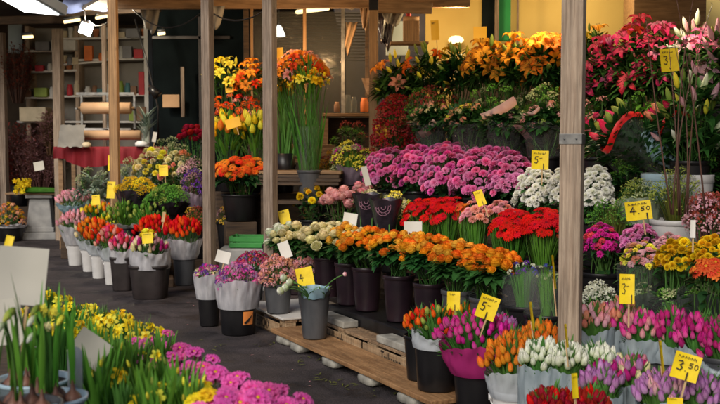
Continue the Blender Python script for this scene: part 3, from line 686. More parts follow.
for a in [('gift_box', 'orange box standing tall on the upper shelf near the spot lamp', 89, 61, 8, 15, 'goods_orange'), ('gift_box', 'red box on the second shelf left of the pale post', 40, 71.5, 8, 6, 'goods_red'),
          ('gift_box', 'yellow green box on the lower left shelf', 42, 97, 13, 9, 'goods_green'), ('storage_jar', 'red jar on the lower shelf behind the pale post', 70, 95.5, 6, 11, 'goods_red', 16.85, 'jar'),
          ('storage_jar', 'cream jar on the lower shelf right of the red jar', 77, 95.5, 6, 15, 'goods_cream', 16.85, 'jar'), ('storage_jar', 'white jar on lower shelf beside the green box', 52, 97, 5, 10, 'goods_white', 16.85, 'jar'),
          ('storage_jar', 'glassy pale jar in the middle of the lower shelf', 88, 95.5, 6, 9, 'goods_white', 16.85, 'jar'), ('storage_jar', 'brown jar in the middle of the lower shelf', 95, 95.5, 6, 10, 'goods_brown', 16.85, 'jar'),
          ('gift_box', 'red box on the upper right shelf', 139, 58.5, 9, 9, 'goods_red'), ('gift_box', 'red box on the right end of the lower shelf', 142, 95, 6, 23, 'goods_red'),
          ('gift_box', 'grey box on the upper right shelf beside the red one', 128, 58.5, 9, 12, 'goods_grey'), ('storage_jar', 'teal jar on the right of the lower shelf', 128, 95, 6, 12, 'goods_teal', 16.85, 'jar'),
          ('gift_box', 'brown box on the right of the lower shelf', 134, 95, 6, 9, 'goods_brown'), ('storage_jar', 'white jar on the second shelf beside the red box', 50, 71.5, 5, 8, 'goods_white', 16.85, 'jar'),
          ('storage_jar', 'grey jar on the middle shelf behind the pale post', 70, 65, 6, 8, 'goods_grey', 16.85, 'jar'), ('gift_box', 'cream box on the middle shelf left of the orange box', 76, 64.5, 6, 7, 'goods_cream'),
          ('gift_box', 'wide pale box on the bottom shelf beside the twigs', 36, 121.5, 26, 14, 'goods_cream'), ('gift_box', 'brown box on the bottom shelf left of the white paper', 52, 121.5, 8, 10, 'goods_brown'),
          ('gift_box', 'long white box on the top shelf near the spot lamp', 66, 51, 24, 10, 'goods_white'), ('gift_box', 'grey box on the top shelf above the red box', 44, 51, 14, 9, 'goods_grey'),
          ('storage_jar', 'orange jar at the right end of the middle shelf', 101, 61, 5, 8, 'goods_orange', 16.85, 'jar'), ('storage_jar', 'green jar on the right of the lower shelf near teal jar', 121, 95, 6, 14, 'goods_green', 16.85, 'jar'),
          ('storage_jar', 'small red jar at the far left end of the second shelf', 30, 71.5, 5, 7, 'goods_red', 16.85, 'jar'), ('gift_box', 'low brown box on the lower shelf near the yellow green box', 28, 97, 8, 6, 'goods_brown'),
          ('gift_box', 'flat teal box under the orange box on the lower shelf', 101, 95.5, 7, 7, 'goods_teal'), ('gift_box', 'small orange box on the lower shelf beside the teal jar', 114, 95, 6, 9, 'goods_orange'),
          ('storage_jar', 'tall white jar on the upper right shelf beside the post', 121, 58.5, 5, 12, 'goods_white', 16.85, 'jar'), ('gift_box', 'brown box on the bottom shelf right of the rolls', 142, 121, 9, 14, 'goods_brown'),
          ('gift_box', 'green box on the bottom shelf right of the rolls', 133, 121, 7, 10, 'goods_green'), ('gift_box', 'dark grey box on the top right shelf near the ceiling', 134, 38, 14, 9, 'goods_grey'), ('gift_box', 'small cream box on the top right shelf', 122, 38, 7, 6, 'goods_cream')]:
    goods(*a)
_proto = {}
r = random.Random(31)
for (x0, x1, yb) in ((36, 80, 97.5), (62, 148, 95.2), (36, 80, 72), (64, 106, 63.5), (106, 148, 59.5), (40, 80, 51.2), (64, 148, 39)):
    x = x0; yb += .5
    while x < x1:
        k = r.choice(('pot', 'pot', 'cup', 'tin')); wd = {'pot': 5.4, 'cup': 4.2, 'tin': 5.6}[k]
        if k not in _proto:
            mb = MB(); q = wd * .0083
            if k == 'pot': mb.lathe([(.001, 0), (q * .65, 0), (q * .9, .08), (q * 1.08, .08), (q * 1.08, .105), (q * .9, .105), (q * .8, .06), (.001, .05)], 14)
            elif k == 'cup': mb.lathe([(.001, 0), (q * .6, 0), (q * .8, .02), (q, .12), (q * .9, .12), (q * .7, .03), (.001, .03)], 14)
            else: mb.lathe([(.001, 0), (q, 0), (q, .07), (q * .97, .075), (q * .97, .085), (.001, .09)], 14)
            _proto[k] = mb.mesh({'pot': 'clay_pot', 'cup': 'glass_cup', 'tin': 'small_tin'}[k], {'pot': 'terracotta', 'cup': 'goods_white', 'tin': 'goods_cream'}[k])
        if any(abs(x - gx_) < (wd + gw_) / 2 and abs(gy_ - yb) < 4 for gx_, gy_, gw_ in GOODS_AT): x += 1.5; continue
        o = link(_proto[k].name.split('.')[0], _proto[k], None, at(x, yb - 1.0, 16.9)); o.scale = (1.35, 1.35, 1.5)
        tag(o, {'pot': 'small brown clay pot, one of many crowding the white back shelves', 'cup': 'small white cup, one of many crowding the white back shelves', 'tin': 'low cream tin, one of many crowding the white back shelves'}[k], 'goods', {'pot': 'clay pots on the back shelves', 'cup': 'white cups on the back shelves', 'tin': 'cream tins on the back shelves'}[k])
        x += wd * r.uniform(1.0, 1.5)
# window gap behind (blue-grey) at far left
block('window_panel', 'pale blue grey window panel at the far left behind the twigs', 'window', 15, 38, 14, 30, 17.2, .05, 'bluewhite')
# red cloth table with rolls
TY = 14.6
c = at(112, 147, TY); t = thing('packing_table', 'packing table carrying kraft paper rolls behind the flowers', 'table', (c.x, TY, 0))
wd = 110 * TY / 1000; mb = MB(); mb.box((0, .35, c.z - .02), (wd, .8, .04)); bevel(mb.build('tabletop', 'midwood', t))
for sx in (-1, 1):
    for y in (.02, .68): mb = MB(); mb.box((sx * wd * .47, y, (c.z - .04) / 2), (.06, .06, c.z - .042)); mb.build('leg', 'midwood', t, smooth=False)
mb = MB(); rows = []
for k in range(61):
    u = k / 60; x = (u - .5) * (wd + .06); q = .025 * sin(u * 60) + .012 * sin(u * 131)
    low = c.z - .17 - .10 * sin(u * PI) + .03 * sin(u * 14) - (.04 if .1 < u < .3 else 0)
    rows.append([(x, .2, c.z + .006), (x, -.06, c.z + .006), (x, -.075 + q * .4, c.z - .03), (x, -.085 + q, (c.z + low) / 2), (x, -.09 + q * 1.5, low)])
mb.grid(rows); o = mb.build('tablecloth', 'cloth_red', None, loc=(c.x, TY, 0)); tag(o, 'dark red cloth hanging over the edge of the packing table', 'tablecloth')
def roll(label, x0, x1, py, Y, rad, mat='kraft'):
    a = at(x0, py, Y); b = at(x1, py, Y); t = thing('paper_roll', label, 'paper roll', (a + b) / 2, 0, 'kraft paper rolls')
    L = (b - a).length; mb = MB(); mb.tube([(-L / 2, 0, 0), (L / 2, 0, 0)], rad, 24); o = mb.build('paper', mat, t)
    for p in o.data.polygons: p.use_smooth = len(p.vertices) < 10
    mb = MB(); mb.tube([(-L / 2 - .05, 0, 0), (L / 2 + .05, 0, 0)], rad * .25, 10); mb.build('core', 'midwood', t)
roll('upper brown paper roll on the rack', 82, 131, 108, 14.7, .085); roll('lower long brown paper roll above the red cloth', 76, 141, 135, 14.7, .07); roll('thin pale paper roll between the two larger rolls', 80, 130, 130, 14.95, .03, 'white_paint')
t = thing('roll_rack', 'dark metal rack holding the paper rolls', 'rack', at(106, 146, 15.0))
for px in (80, 106, 133):
    mb = MB(); x = at(px, 0, 15.0).x - t.location.x; mb.box((x, 0, .38), (.03, .03, .76)); mb.box((x, -.16, .25), (.03, .3, .02)); mb.box((x, -.16, .55), (.03, .3, .02)); mb.build('upright', 'metal', t, smooth=False)
mb = MB(); mb.box((0, .0, .78), (.86, .03, .04)); mb.build('rail', 'metal', t, smooth=False)
block('cardboard_sheet', 'tan cardboard sheet propped before the dark panel', 'cardboard', 171, 101, 17, 13, 15.4, .04, 'kraft')
block('slim_pole', 'short grey pole standing before the dark panel', 'pole', 182.5, 92, 3.5, 50, 15.3, .04, 'wood_grey')
def cable(label, a, b, sag):
    a = Vector(a); b = Vector(b); mb = MB(); mb.tube([a.lerp(b, k / 16) - a - Vector((0, 0, sag * 4 * (k / 16) * (1 - k / 16))) for k in range(17)], .008, 5); tag(mb.build('cable', 'black_plastic', None, loc=a), label, 'cable', 'cables strung under the canopies')
cable('black cable sagging from the spot lamp to the orange brown post', at(88, 20, 13.9), at(116, 12, 12.6), .12)
cable('black cable hanging from the beam toward the dark panel', at(130, 6, 13.0), at(206, 8, 11.9), .25)
cable('black cable sagging between the two grey posts', at(211, 12, 10.4), at(268, 8, 9.4), .10)
# crumpled white paper
mb = MB(); rows = []; r = random.Random(3)
for i in range(9):
    rows.append([(((i - 4) * .045) + r.uniform(-.01, .01), -j * .02 + r.uniform(-.02, .02), (.30 - j * .045) + r.uniform(-.015, .015)) for j in range(8)])
mb.grid(rows); tag(mb.build('crumpled_paper', 'greycanvas', None, loc=at(73, 146, 14.5)), 'crumpled white paper hanging by the rolls beside the pale post', 'paper')
# white bundle and glass vases on table
t = thing('glass_vase', 'clear vase with silvery dried sprigs right of the paper rolls', 'vase', at(146, 146, 14.5))
mb = MB(); mb.lathe([(.06, 0), (.07, .1), (.06, .2), (.075, .28), (.07, .28), (.055, .2), (.06, .02), (.001, .02)], 18); mb.build('vase_glass', 'jar', t)
mb = MB(); r = random.Random(8)
for i in range(60):
    a = r.uniform(0, 6.28); mb.leaf((0, 0, .1 + r.random() * .3), (cos(a) * .5, sin(a) * .5, 1), (0, 0, 1), r.uniform(.12, .3), .03, .3)
mb.build('sprigs', 'grey', t)
goods('storage_bowl', 'small white bowl on the red cloth beside the vase', 142, 146, 14, 5, 'white_plastic', 14.5, 'jar', None)
goods('storage_jar', 'small cream pot on the table under the lower roll', 86, 147, 10, 5, 'goods_cream', 14.45, 'jar', None)
# hanging cloths
def hang(label, px, py0, py1, wpx, Y, mat, name='hanging_cloth', cat='cloth', sk=0):
    W = wpx * Y / 1000; a = at(px, py0, Y); Hh = (py1 - py0) * Y / 1000; mb = MB(); rows = []
    for i in range(11):
        u = i / 10; rows.append([((u - .5) * W * (1 - .1 * j) + sk * j * .05, .03 * sin(u * 12 + j * .6), -Hh * j / 5 * (1 - .25 * abs(sin(u * 3 + 1)) * (j / 5))) for j in range(6)])
    mb.grid(rows); o = mb.build(name, mat, None, loc=a); tag(o, label, cat)
    s = o.modifiers.new('solid', 'SOLIDIFY'); s.thickness = .006; return o
hang('grey cloth hanging from the beam left of the dark panel', 150, 8, 35, 20, 13.2, 'greycanvas'); hang('grey cloth hanging behind the post near the yellow lilies', 213, 6, 30, 24, 12.2, 'greycanvas')
hang('dark jacket hanging right of the black topped post', 386, 12, 52, 20, 12.6, 'darkfilm', 'hanging_jacket', 'jacket'); hang('grey cloth draped above the cardboard box', 393, 12, 27, 22, 12.4, 'greycanvas')
hang('brown paper sheet hanging behind the glass', 352, 22, 56, 12, 13.4, 'kraft', 'hanging_paper', 'paper', -.3); hang('brown paper tag hanging from the beam by the black topped post', 365, 8, 33, 9, 12.0, 'kraft', 'hanging_paper', 'paper')
hang('grey cloth with stripes hanging at the top of the glass', 349, 0, 10, 22, 12.8, 'greycanvas')
hang('pale paper sheet behind the narrow yellowish post', 374, 78, 100, 24, 11.9, 'kraft', 'hanging_paper', 'paper')
block('window_panel', 'small pale blue window gap beside the dark jacket', 'window', 397, 38, 22, 34, 13.0, .04, 'bluewhite')
t = thing('cardboard_box', 'upright cardboard box behind the first green lilies', 'box', at(411, 42, 12.2))
mb = MB(); mb.box((0, 0, .15), (.19, .16, .30)); bevel(mb.build('box_body', 'wood_warm', t), .004)
mb = MB(); mb.box((0, -.083, .27), (.19, .004, .05)); mb.build('tape', 'kraft', t)
t = thing('red_bottle', 'small red bottle standing on the cardboard box', 'bottle', at(408.5, 18, 12.2))
mb = MB(); mb.lathe([(.001, 0), (.03, 0), (.032, .06), (.014, .09), (.014, .12), (.001, .12)], 12); mb.build('bottle_body', 'goods_red', t)
beam('shelf board carrying the cardboard box behind the lilies', at(390, 43.5, 12.25), at(428, 43.5, 12.25), .03, .25, 'midwood', 'wall_shelf', 'shelf')
# glass partition
GY = 13.4
t = thing('glass_partition', 'glass partition with slim brown frame behind the hanging tulips', 'glass wall', (at(310, 0, GY).x, GY, 0), 0)
gx = t.location.x
for px, wd, m in ((246, .07, 'darkwood'), (251.5, .035, 'wood_warm'), (304.5, .045, 'wood_warm'), (343, .05, 'metal'), (367, .05, 'darkwood')):
    mb = MB(); mb.box((at(px, 0, GY).x - gx, 0, 1.8), (wd, .05, 3.4)); bevel(mb.build('mullion', m, t), .004)
mb = MB(); mb.box((0, .0, 1.8), (at(367, 0, GY).x - at(246, 0, GY).x, .008, 3.0)); mb.build('pane', 'glass', t, smooth=False)
mb = MB(); mb.box((0, .0, .9), (at(367, 0, GY).x - at(246, 0, GY).x, .05, .06)); mb.build('rail', 'darkwood', t, smooth=False)
# blind slats
t = thing('window_blind', 'dark slatted blind hanging behind the glass partition', 'blind', at(300, 10, 14.6))
mb = MB()
for k in range(16): mb.box((.2, 0, -.05 - k * .045), (1.5, .035, .006), mat=Matrix.Rotation(.5, 3, 'X'))
mb.build('slats', 'brown_plastic', t, smooth=False)
# wooden interior shelf with jars
t = thing('wooden_sideboard', 'brown wooden sideboard behind the glass carrying glass jars', 'sideboard', (at(350, 0, 12.7).x, 12.75, 0))
z = at(0, 113, 12.7).z; W = 56 * 12.7 / 1000
mb = MB(); mb.box((0, .2, z - .02), (W, .4, .04)); bevel(mb.build('top', 'midwood', t))
for sx in (-1, 1): mb = MB(); mb.box((sx * W * .45, .2, (z - .04) / 2), (.07, .3, z - .042)); mb.build('leg', 'midwood', t, smooth=False)
mb = MB(); mb.box((0, .33, z - .4), (W * .9 - .075, .03, .7)); mb.build('panel', 'darkwood', t, smooth=False)
mb = MB(); mb.box((0, .16, z - .45), (W * .9 - .075, .3, .03)); mb.build('shelf', 'midwood', t, smooth=False)
for i, (px, w, h, m) in enumerate(((348, 7, 17, 'jar'), (354, 6, 15, 'jar'), (364.5, 8, 14, 'goods_orange'), (337, 6, 10, 'goods_brown'))):
    goods('storage_jar', ('tall clear jar on the sideboard behind the glass', 'second clear jar on the sideboard right of the tall one', 'amber jar on the sideboard beside the black topped post', 'short brown jar at the left end of the sideboard')[i], px, 112, w, h, m, 12.8, 'jar', 'jars on the sideboard')
# crates / boards behind roses (280-335,145-185)
def crate(label, px, pyb, wpx, hpx, Y, dep, mat, rz=0, slats=3, cat='crate'):
    p = at(px, pyb, Y); W = wpx * Y / 1000; Hh = hpx * Y / 1000
    t = thing('wooden_crate' if 'wood' in mat or mat == 'pallet' else 'plastic_crate', label, cat, (p.x, p.y, p.z), rz)
    for sy in (-1, 1):
        for k in range(slats):
            mb = MB(); mb.box((0, sy * dep / 2, Hh * (k + .5) / slats), (W, .012, Hh / slats * .78)); bevel(mb.build('slat', mat, t), .003)
    for sx in (-1, 1):
        for k in range(slats):
            mb = MB(); mb.box((sx * (W / 2 + .003), 0, Hh * (k + .5) / slats), (.012, dep - .014, Hh / slats * .78)); mb.build('slat', mat, t, smooth=False)
        for sy in (-1, 1):
            mb = MB(); mb.box((sx * (W / 2 - .02), sy * (dep / 2 - .02), Hh / 2), (.025, .025, Hh)); mb.build('corner_post', mat, t, smooth=False)
    mb = MB(); mb.box((0, 0, .006), (W - .03, dep - .03, .01)); mb.build('crate_floor', mat, t, smooth=False)
    return t
crate('open wooden crate on the boards behind the second grey post', 314, 157, 46, 13, 12.2, .35, 'midwood')
t = thing('trestle_table', 'brown trestle table with stacked boards between post and roses', 'table', (at(308, 0, 11.9).x, 11.9, 0))
W = 76 * 11.9 / 1000; z = at(0, 159, 11.9).z
mb = MB(); mb.box((0, .2, z - .02), (W, .6, .04)); bevel(mb.build('tabletop', 'midwood', t))
for px in (-.4, .4):
    mb = MB(); mb.box((px * W, .2, (z - .04) / 2), (.07, .4, z - .042)); mb.build('leg', 'midwood', t, smooth=False)
t2 = thing('board_stack', 'stack of dark weathered boards left of the yellow chrysanthemums', 'boards', (at(300, 0, 11).x, 11.0, 0), -.1)
z = at(0, 183, 11).z
for k in range(4):
    mb = MB(); mb.box((.02 * (k % 2), -.03 + .02 * k, z + .04 * k), (.9, .42, .034)); bevel(mb.build('board', 'midwood' if k == 3 else 'darkwood', t2), .004)
for sx in (-1, 1): mb = MB(); mb.box((sx * .38, 0, (z - .018) / 2), (.06, .35, z - .02)); mb.build('support', 'darkwood', t2, smooth=False)

# ------------------------------------------------------------------ tiered stands (stall coordinates)
def sbox(mb, s0, s1, w0, w1, z0, z1, mi=0):
    c = st((s0 + s1) / 2, (w0 + w1) / 2, (z0 + z1) / 2)
    mb.box(c, (s1 - s0, w1 - w0, z1 - z0), STALL_ROT, mi)
def stand(label, tiers, s0, s1, mat='darkwood'):
    t = thing('display_stand', label, 'stand', (0, 0, 0))
    for (w0, w1, z) in tiers:
        k = 0; wd = (w1 - w0) / 3
        for j in range(3):
            mb = MB(); sbox(mb, s0, s1, w0 + j * wd + .006, w0 + (j + 1) * wd - .006, z - .03, z); mb.build('shelf_board', mat, t, smooth=False)
        mb = MB(); sbox(mb, s0, s1, w0 + .02, w0 + .05, z - .16, z - .031); mb.build('riser', mat, t, smooth=False)
        s = s0 + .1
        while s < s1:
            mb = MB(); sbox(mb, s, s + .06, w0 + .055, w0 + .115, 0, z - .031); mb.build('leg', mat, t, smooth=False); s += 1.3
    return t
stand('dark stepped display stand under the rows of cut flowers', [(.98, 1.36, .42), (1.4, 1.9, .78), (1.92, 2.4, 1.14), (2.42, 3.2, 1.52)], -3.4, 4.45)
stand('low dark step under the yellow chrysanthemums and daisies at the right', [(.25, .70, .14), (.73, .955, .28)], -3.4, -1.25)
# pallets
def pallet(label, s0, s1, w0, w1, z1, text=None, top='pallet'):
    t = thing('pallet', label, 'pallet', (0, 0, 0), 0, 'wooden pallets under the stall')
    n = 6; wd = (w1 - w0) / n
    for j in range(n):
        mb = MB(); sbox(mb, s0, s1, w0 + j * wd + .008, w0 + (j + 1) * wd - .008, z1 - .022, z1); bevel(mb.build('top_board', top, t), .003)
    for w in (w0 + .01, (w0 + w1) / 2 - .045, w1 - .1):
        s = s0
        L = s1 - s0; k = max(2, int(L / .5) + 1)
        for i in range(k):
            a = s0 + (L - .13) * i / (k - 1); mb = MB(); sbox(mb, a, a + .13, w, w + .09, .022, z1 - .024); bevel(mb.build('block', 'pallet_side', t), .003)
        mb = MB(); sbox(mb, s0, s1, w - .004, w + .094, 0, .02); mb.build('bottom_board', 'pallet', t, smooth=False)
    return t
mb = MB(); sbox(mb, -4.2, 4.9, 3.22, 3.26, .2, 2.32); tag(mb.build('dark_backing', 'darkwood', smooth=False), 'added dark backing behind the lily row', 'board')  # added backing that keeps the gaps in the lily foliage dark
pallet('low wooden pallet behind the plank carrying the dark rose buckets', -1.2, 1.95, .03, .80, .17)
pallet('small pallet with a pale top board carrying two grey pails', 1.98, 2.82, -.18, .55, .15)
pallet('small pallet under the red tulips beside the grey bucket', 5.2, 6.0, .2, .85, .06)
# printed boards on the pallet front
def printed(label, s0, s1, w, z0, z1, text, ts):
    t = thing('printed_board', label, 'board', st((s0 + s1) / 2, w, (z0 + z1) / 2), STALL_ROT + PI)
    L = s1 - s0; mb = MB(); mb.box((0, 0, 0), (L, .014, z1 - z0)); bevel(mb.build('board', 'pallet_side', t), .003)
    cu = bpy.data.curves.new('lettering', 'FONT'); cu.body = text; cu.size = ts; cu.align_x = 'CENTER'; cu.align_y = 'CENTER'; cu.offset = .001
    to = bpy.data.objects.new('tmp', cu); COL.objects.link(to); dg = bpy.context.evaluated_depsgraph_get()
    me = bpy.data.meshes.new_from_object(to.evaluated_get(dg)); bpy.data.objects.remove(to)
    me.materials.clear(); me.materials.append(M['ink'])
    for v in me.vertices: v.co = Vector((v.co.x * .82, 0, v.co.y * 1.5))
    link('lettering', me, t, (0, -.0085, 0))
printed('printed board on the pallet front, left one behind the plank', 1.0, 1.86, .015, .03, .145, 'Stullwerk', .095)
printed('printed board on the pallet front, right one near the orange tulips', .1, .96, .015, .03, .145, 'Tulluwen', .095)
printed('printed board on the front of the small pallet with pale top', 2.05, 2.75, -.195, .025, .115, 'EUROMIX', .08)
# pale board on small pallet
mb = MB(); sbox(mb, 1.97, 2.85, -.2, .5, .153, .172); tag(bevel(mb.build('pale_board', 'white_paint'), .004), 'pale grey board lying on the small pallet under the pails', 'board')
# the plank
o = MB(); o.box((0, 0, 0), (2.5, .30, .032)); pk = bevel(o.build('wooden_plank', 'plank', None, loc=st(.72, -.15, .085), rot=(0, 0, STALL_ROT)), .005)
tag(pk, 'long orange brown plank lying in front of the pallets', 'plank')
r = random.Random(4)
for k, (s, w) in enumerate(((1.78, -.24), (1.5, -.25), (.92, -.24), (.35, -.24), (-.2, -.24))):
    mb = MB(); hx, hy, hz = (.11, .06, .033); vs = []; rows = []
    for i in range(9):
        ph = -PI / 2 + PI * i / 8; rows.append([])
        for j in range(14):
            a = 2 * PI * j / 14; e = lambda v, p: math.copysign(abs(v) ** p, v)
            rows[-1].append((hx * e(cos(a), .5) * e(cos(ph), .4) * r.uniform(.85, 1.06), hy * e(sin(a), .5) * e(cos(ph), .4) * r.uniform(.93, 1.05), hz * e(sin(ph), .5) * r.uniform(.95, 1.0)))
    mb.grid(rows, closed=True)
    o = mb.build('white_stone', 'stone_white', None, loc=st(s, w, .034), rot=(0, 0, STALL_ROT + r.uniform(-.2, .2)))
    tag(o, ['white stone under the far left end of the plank', 'white stone under the plank, second from its left end', 'white stone under the middle of the plank', 'mossy white stone under the plank right of the middle', 'white stone under the near end of the plank'][k], 'stone', 'white stones propping up the plank')
# trays/pads on pallet
for k, (s0, s1, w0, w1, lab) in enumerate(((1.35, 1.85, .04, .17, 'white foam pad on the pallet edge beneath the leftmost rose bucket'), (.05, .80, .035, .17, 'long white foam pad on the pallet edge nearest the orange tulips'))):
    mb = MB(); sbox(mb, s0, s1, w0, w1, .173, .225); tag(bevel(mb.build('foam_pad', 'stone_white'), .008), lab, 'pad')
mb = MB(); sbox(mb, -1.1, 1.93, .18, .78, .173, .265); tag(bevel(mb.build('black_tray', 'black_plastic'), .01), 'long black tray on the pallet carrying the purple rose buckets', 'tray')
# green crate left of post
t = crate('green cardboard crate on the grey plinth between the two grey posts', 252, 247, 40, 12, 10.65, .28, 'green_plastic', -.1, 2)
p = at(252, 247, 10.65)
mb = MB(); mb.box((p.x - .02, 10.66, p.z / 2), (.62, .36, p.z - .004)); tag(bevel(mb.build('concrete_plinth', 'stone'), .02), 'low grey plinth carrying the green crate', 'plinth')

# ------------------------------------------------------------------ pedestal at left with board
t = thing('stone_pedestal', 'grey stone pedestal carrying a board of yellow daffodils', 'pedestal', (at(37, 0, 16.2).x, 16.2, 0), .15)
mb = MB(); mb.box((0, 0, .06), (.52, .52, .12)); mb.box((0, 0, .16), (.46, .46, .08)); bevel(mb.build('base', 'stone', t), .015)
mb = MB(); zt = at(0, 194, 16.2).z - .06; h0 = .2
mb.add([(x * .20, y * .20, h0) for x, y in ((-1, -1), (1, -1), (1, 1), (-1, 1))] + [(x * .155, y * .155, zt) for x, y in ((-1, -1), (1, -1), (1, 1), (-1, 1))], [(0, 1, 5, 4), (1, 2, 6, 5), (2, 3, 7, 6), (3, 0, 4, 7), (4, 5, 6, 7)])
bevel(mb.build('shaft', 'stone', t), .015)
mb = MB(); mb.box((0, 0, zt + .03), (.42, .42, .055)); bevel(mb.build('capital', 'stone', t), .01)
p = at(42, 192, 16.2); mb = MB(); mb.box((0, 0, zt + .0765), (1.05, .45, .03)); o = mb.build('display_board', 'midwood', None, loc=(p.x, 16.2, 0)); bevel(o); tag(o, 'wooden board on the stone pedestal under the lying daffodils', 'board')
# lying daffodils
t = thing('daffodil_bunch', 'cut daffodils lying on the board of the stone pedestal', 'flowers', (at(24, 0, 16).x, 16.0, zt + .1))
mb = MB(); r = random.Random(2)
for i in range(46):
    y = r.uniform(-.14, .14); z = r.uniform(0, .08); mb.tube([(-.05, y, z), (.6, y * .6, z * .7), (r.uniform(.55, .68), y * .5, z * .4)], .008, 4)
mb.build('stems', 'fresh', t)
for i in range(34):
    o = link('flower_head', bloom_mesh('daffodil', 'yellow', None, i % 3), t, (r.uniform(-.16, .02), r.uniform(-.2, .1), r.uniform(.0, .2)), (r.uniform(.4, 1.3), r.uniform(-1.4, -.3), r.uniform(0, 6))); o.scale = (.085,) * 3

# ------------------------------------------------------------------ ALL BUNCHES
G = lambda s: s
# -- front right tulips
TG = 'tulip bunches at the front right'
def tulip(label, cols, px, top, bot, w, Y, base, **k):
    k.setdefault('wrap', 'bluepaper'); k.setdefault('leaf', 'tulip'); k['size'] = k.get('size', .036) * .84; k['n'] = int(k.get('n', 40) * 1.05); w *= 1.14; k.setdefault('nl', 170); k.setdefault('lk', 'strap'); k.setdefault('bkw', dict(r=.10, h=.28)); k.setdefault('th', 70); k.setdefault('group', TG)
    k.setdefault('wrapbot', base + .2)
    return bunch(label, 'tulip', cols, px, top, bot, w, Y, base=base, **k)
tulip('orange tulips in a white bucket right of the magenta tulips', ['orangetulip', 'orangetulip', 'orange'], 513, 337, 376, 50, 4.9, .0, bk='white', wrap='clouded', bkw=dict(r=.105, h=.36, handle=True), wrapbot=.33, size=.038, n=60)
tulip('orange tulips behind the white ones, beside the pale post', ['orangetulip', 'orange'], 541, 326, 352, 44, 5.25, .1, bk='black', size=.038, n=46)
tulip('white tulips at the left end of the white row', ['white'], 541, 345, 370, 38, 4.75, .12, bk='grey', n=46)
tulip('white tulips in the middle of the white row', ['white'], 567, 348, 372, 36, 4.7, .12, bk='grey', n=44)
tulip('white tulips at the right end, beside the plum tulips', ['white'], 595, 350, 374, 38, 4.8, .12, bk='grey', n=44)
tulip('dark red tulips in the bottom row left of a narrow card', ['darkred', 'darkred', 'red'], 551, 394, 412, 38, 4.25, .1, bk='black', n=44)
tulip('dark red tulips in the bottom row under a narrow card', ['darkred', 'darkred', 'red'], 588, 396, 414, 38, 4.2, .1, bk='black', n=44)
tulip('plum and lilac tulips between white and lilac ones', ['lilac', 'plum', 'lilac'], 602, 368, 392, 36, 4.45, .1, bk='black', n=40)
tulip('mixed pink and cream tulips in crumpled pale paper', ['plum', 'softpink', 'cream', 'lilac'], 631, 362, 388, 42, 4.55, .1, bk='black', n=46)
tulip('lilac tulips at the bottom right, left bunch', ['lilac', 'lilac', 'palepink'], 662, 378, 404, 44, 4.3, .1, bk='black', n=50)
tulip('lilac tulips at the bottom right corner', ['lilac', 'lilac'], 700, 380, 406, 46, 4.3, .1, bk='black', n=50)
tulip('peach tulips right beside the pale post', ['peach', 'softpink', 'palepink'], 594, 308, 331, 38, 5.3, .25, bk='grey', n=40)
tulip('peach and pink tulips in front of the black sleeves', ['peach', 'softpink', 'magentatulip'], 619, 304, 333, 42, 5.35, .25, bk='grey', n=46)
tulip('magenta tulips between the peach and dark pink ones', ['magentatulip', 'magentatulip', 'softpink'], 643, 316, 343, 42, 5.2, .25, bk='grey', n=44)
tulip('magenta tulips above the large price card', ['magentatulip', 'plum'], 672, 313, 348, 40, 5.15, .25, bk='grey', n=44)
tulip('dark pink tulips at the right edge, left bunch', ['magentatulip', 'plum'], 699, 318, 352, 40, 5.0, .25, bk='grey', n=46)
tulip('dark pink tulips at the very right edge', ['magentatulip', 'plum'], 722, 322, 368, 38, 4.9, .25, bk='grey', n=46)
mb = MB(); c1, c2 = at(650, 0, 5.15), at(650, 0, 5.15); mb.box((1.62, 5.2, .12), (1.35, .55, .24)); tag(bevel(mb.build('low_bench', 'darkwood'), .01), 'low dark bench under the peach and magenta tulips', 'bench')
mb = MB(); mb.box((1.2, 4.55, .05), (1.15, .75, .09)); tag(bevel(mb.build('low_platform', 'darkwood'), .01), 'low dark platform under the front rows of tulips', 'platform')
tulip('orange tulips with green shoots in a black bucket on the plank', ['scarlet', 'orange', 'scarlet'], 420, 312, 334, 30, 6.2, .10, bk='black', n=30, wrap=None, size=.035, nl=36)
tulip('green shoots and orange buds in the big black bucket', ['scarlet', 'greenbud'], 437, 309, 336, 40, 5.95, .10, bk='black', n=22, wrap='clouded', bkw=dict(r=.135, h=.29, taper=.86), wrapbot=.36, nl=80)
tulip('orange tulips half hidden behind the magenta tulips', ['scarlet', 'orange'], 462, 306, 324, 36, 6.35, .10, bk='black', n=24)
tulip('magenta tulips wrapped in pink film in a black bucket', ['magentatulip', 'magenta'], 476, 316, 348, 66, 5.6, .0, bk='black', wrap='magfilm', bkw=dict(r=.13, h=.34), wraptop=.15, wrapbot=.28, n=70, size=.036, th=78)
tulip('pinkish lilac tulips right of the wrapped magenta tulips', ['lilac', 'magentatulip'], 503, 319, 334, 24, 5.9, .05, bk='black', n=24)

# -- roses (front row of the stall)
RG = 'rose bunches in the front row'
def rose(label, cols, px, top, bot, w, base=.27, wd=.32, **k):
    w *= 1.36; k.setdefault('n', 46); k.setdefault('skirt', .24); k.setdefault('lsc', 1.35)
    k.setdefault('bk', 'purple'); k.setdefault('size', .066); k.setdefault('nl', 560); k.setdefault('bkw', dict(r=.115, h=.34)); k.setdefault('th', 75); k.setdefault('group', RG)
    return bunch(label, 'rose', cols, px, top, bot, w, w=wd, base=base, cat='flowers', **k)
rose('cream roses at the left end of the rose row', ['cream', 'cream', 'white'], 295, 225, 248, 44, base=.2, size=.075)
rose('cream roses with pale yellow heads, second from the left', ['cream'], 327, 222, 250, 42, size=.078)
rose('cream and yellow roses where the orange ones begin', ['cream', 'yellow_rose'], 349, 227, 250, 30, bk='purple')
rose('orange roses left of the blank white card', ['orange_rose', 'orange_rose', 'yellow_rose'], 367, 230, 253, 42)
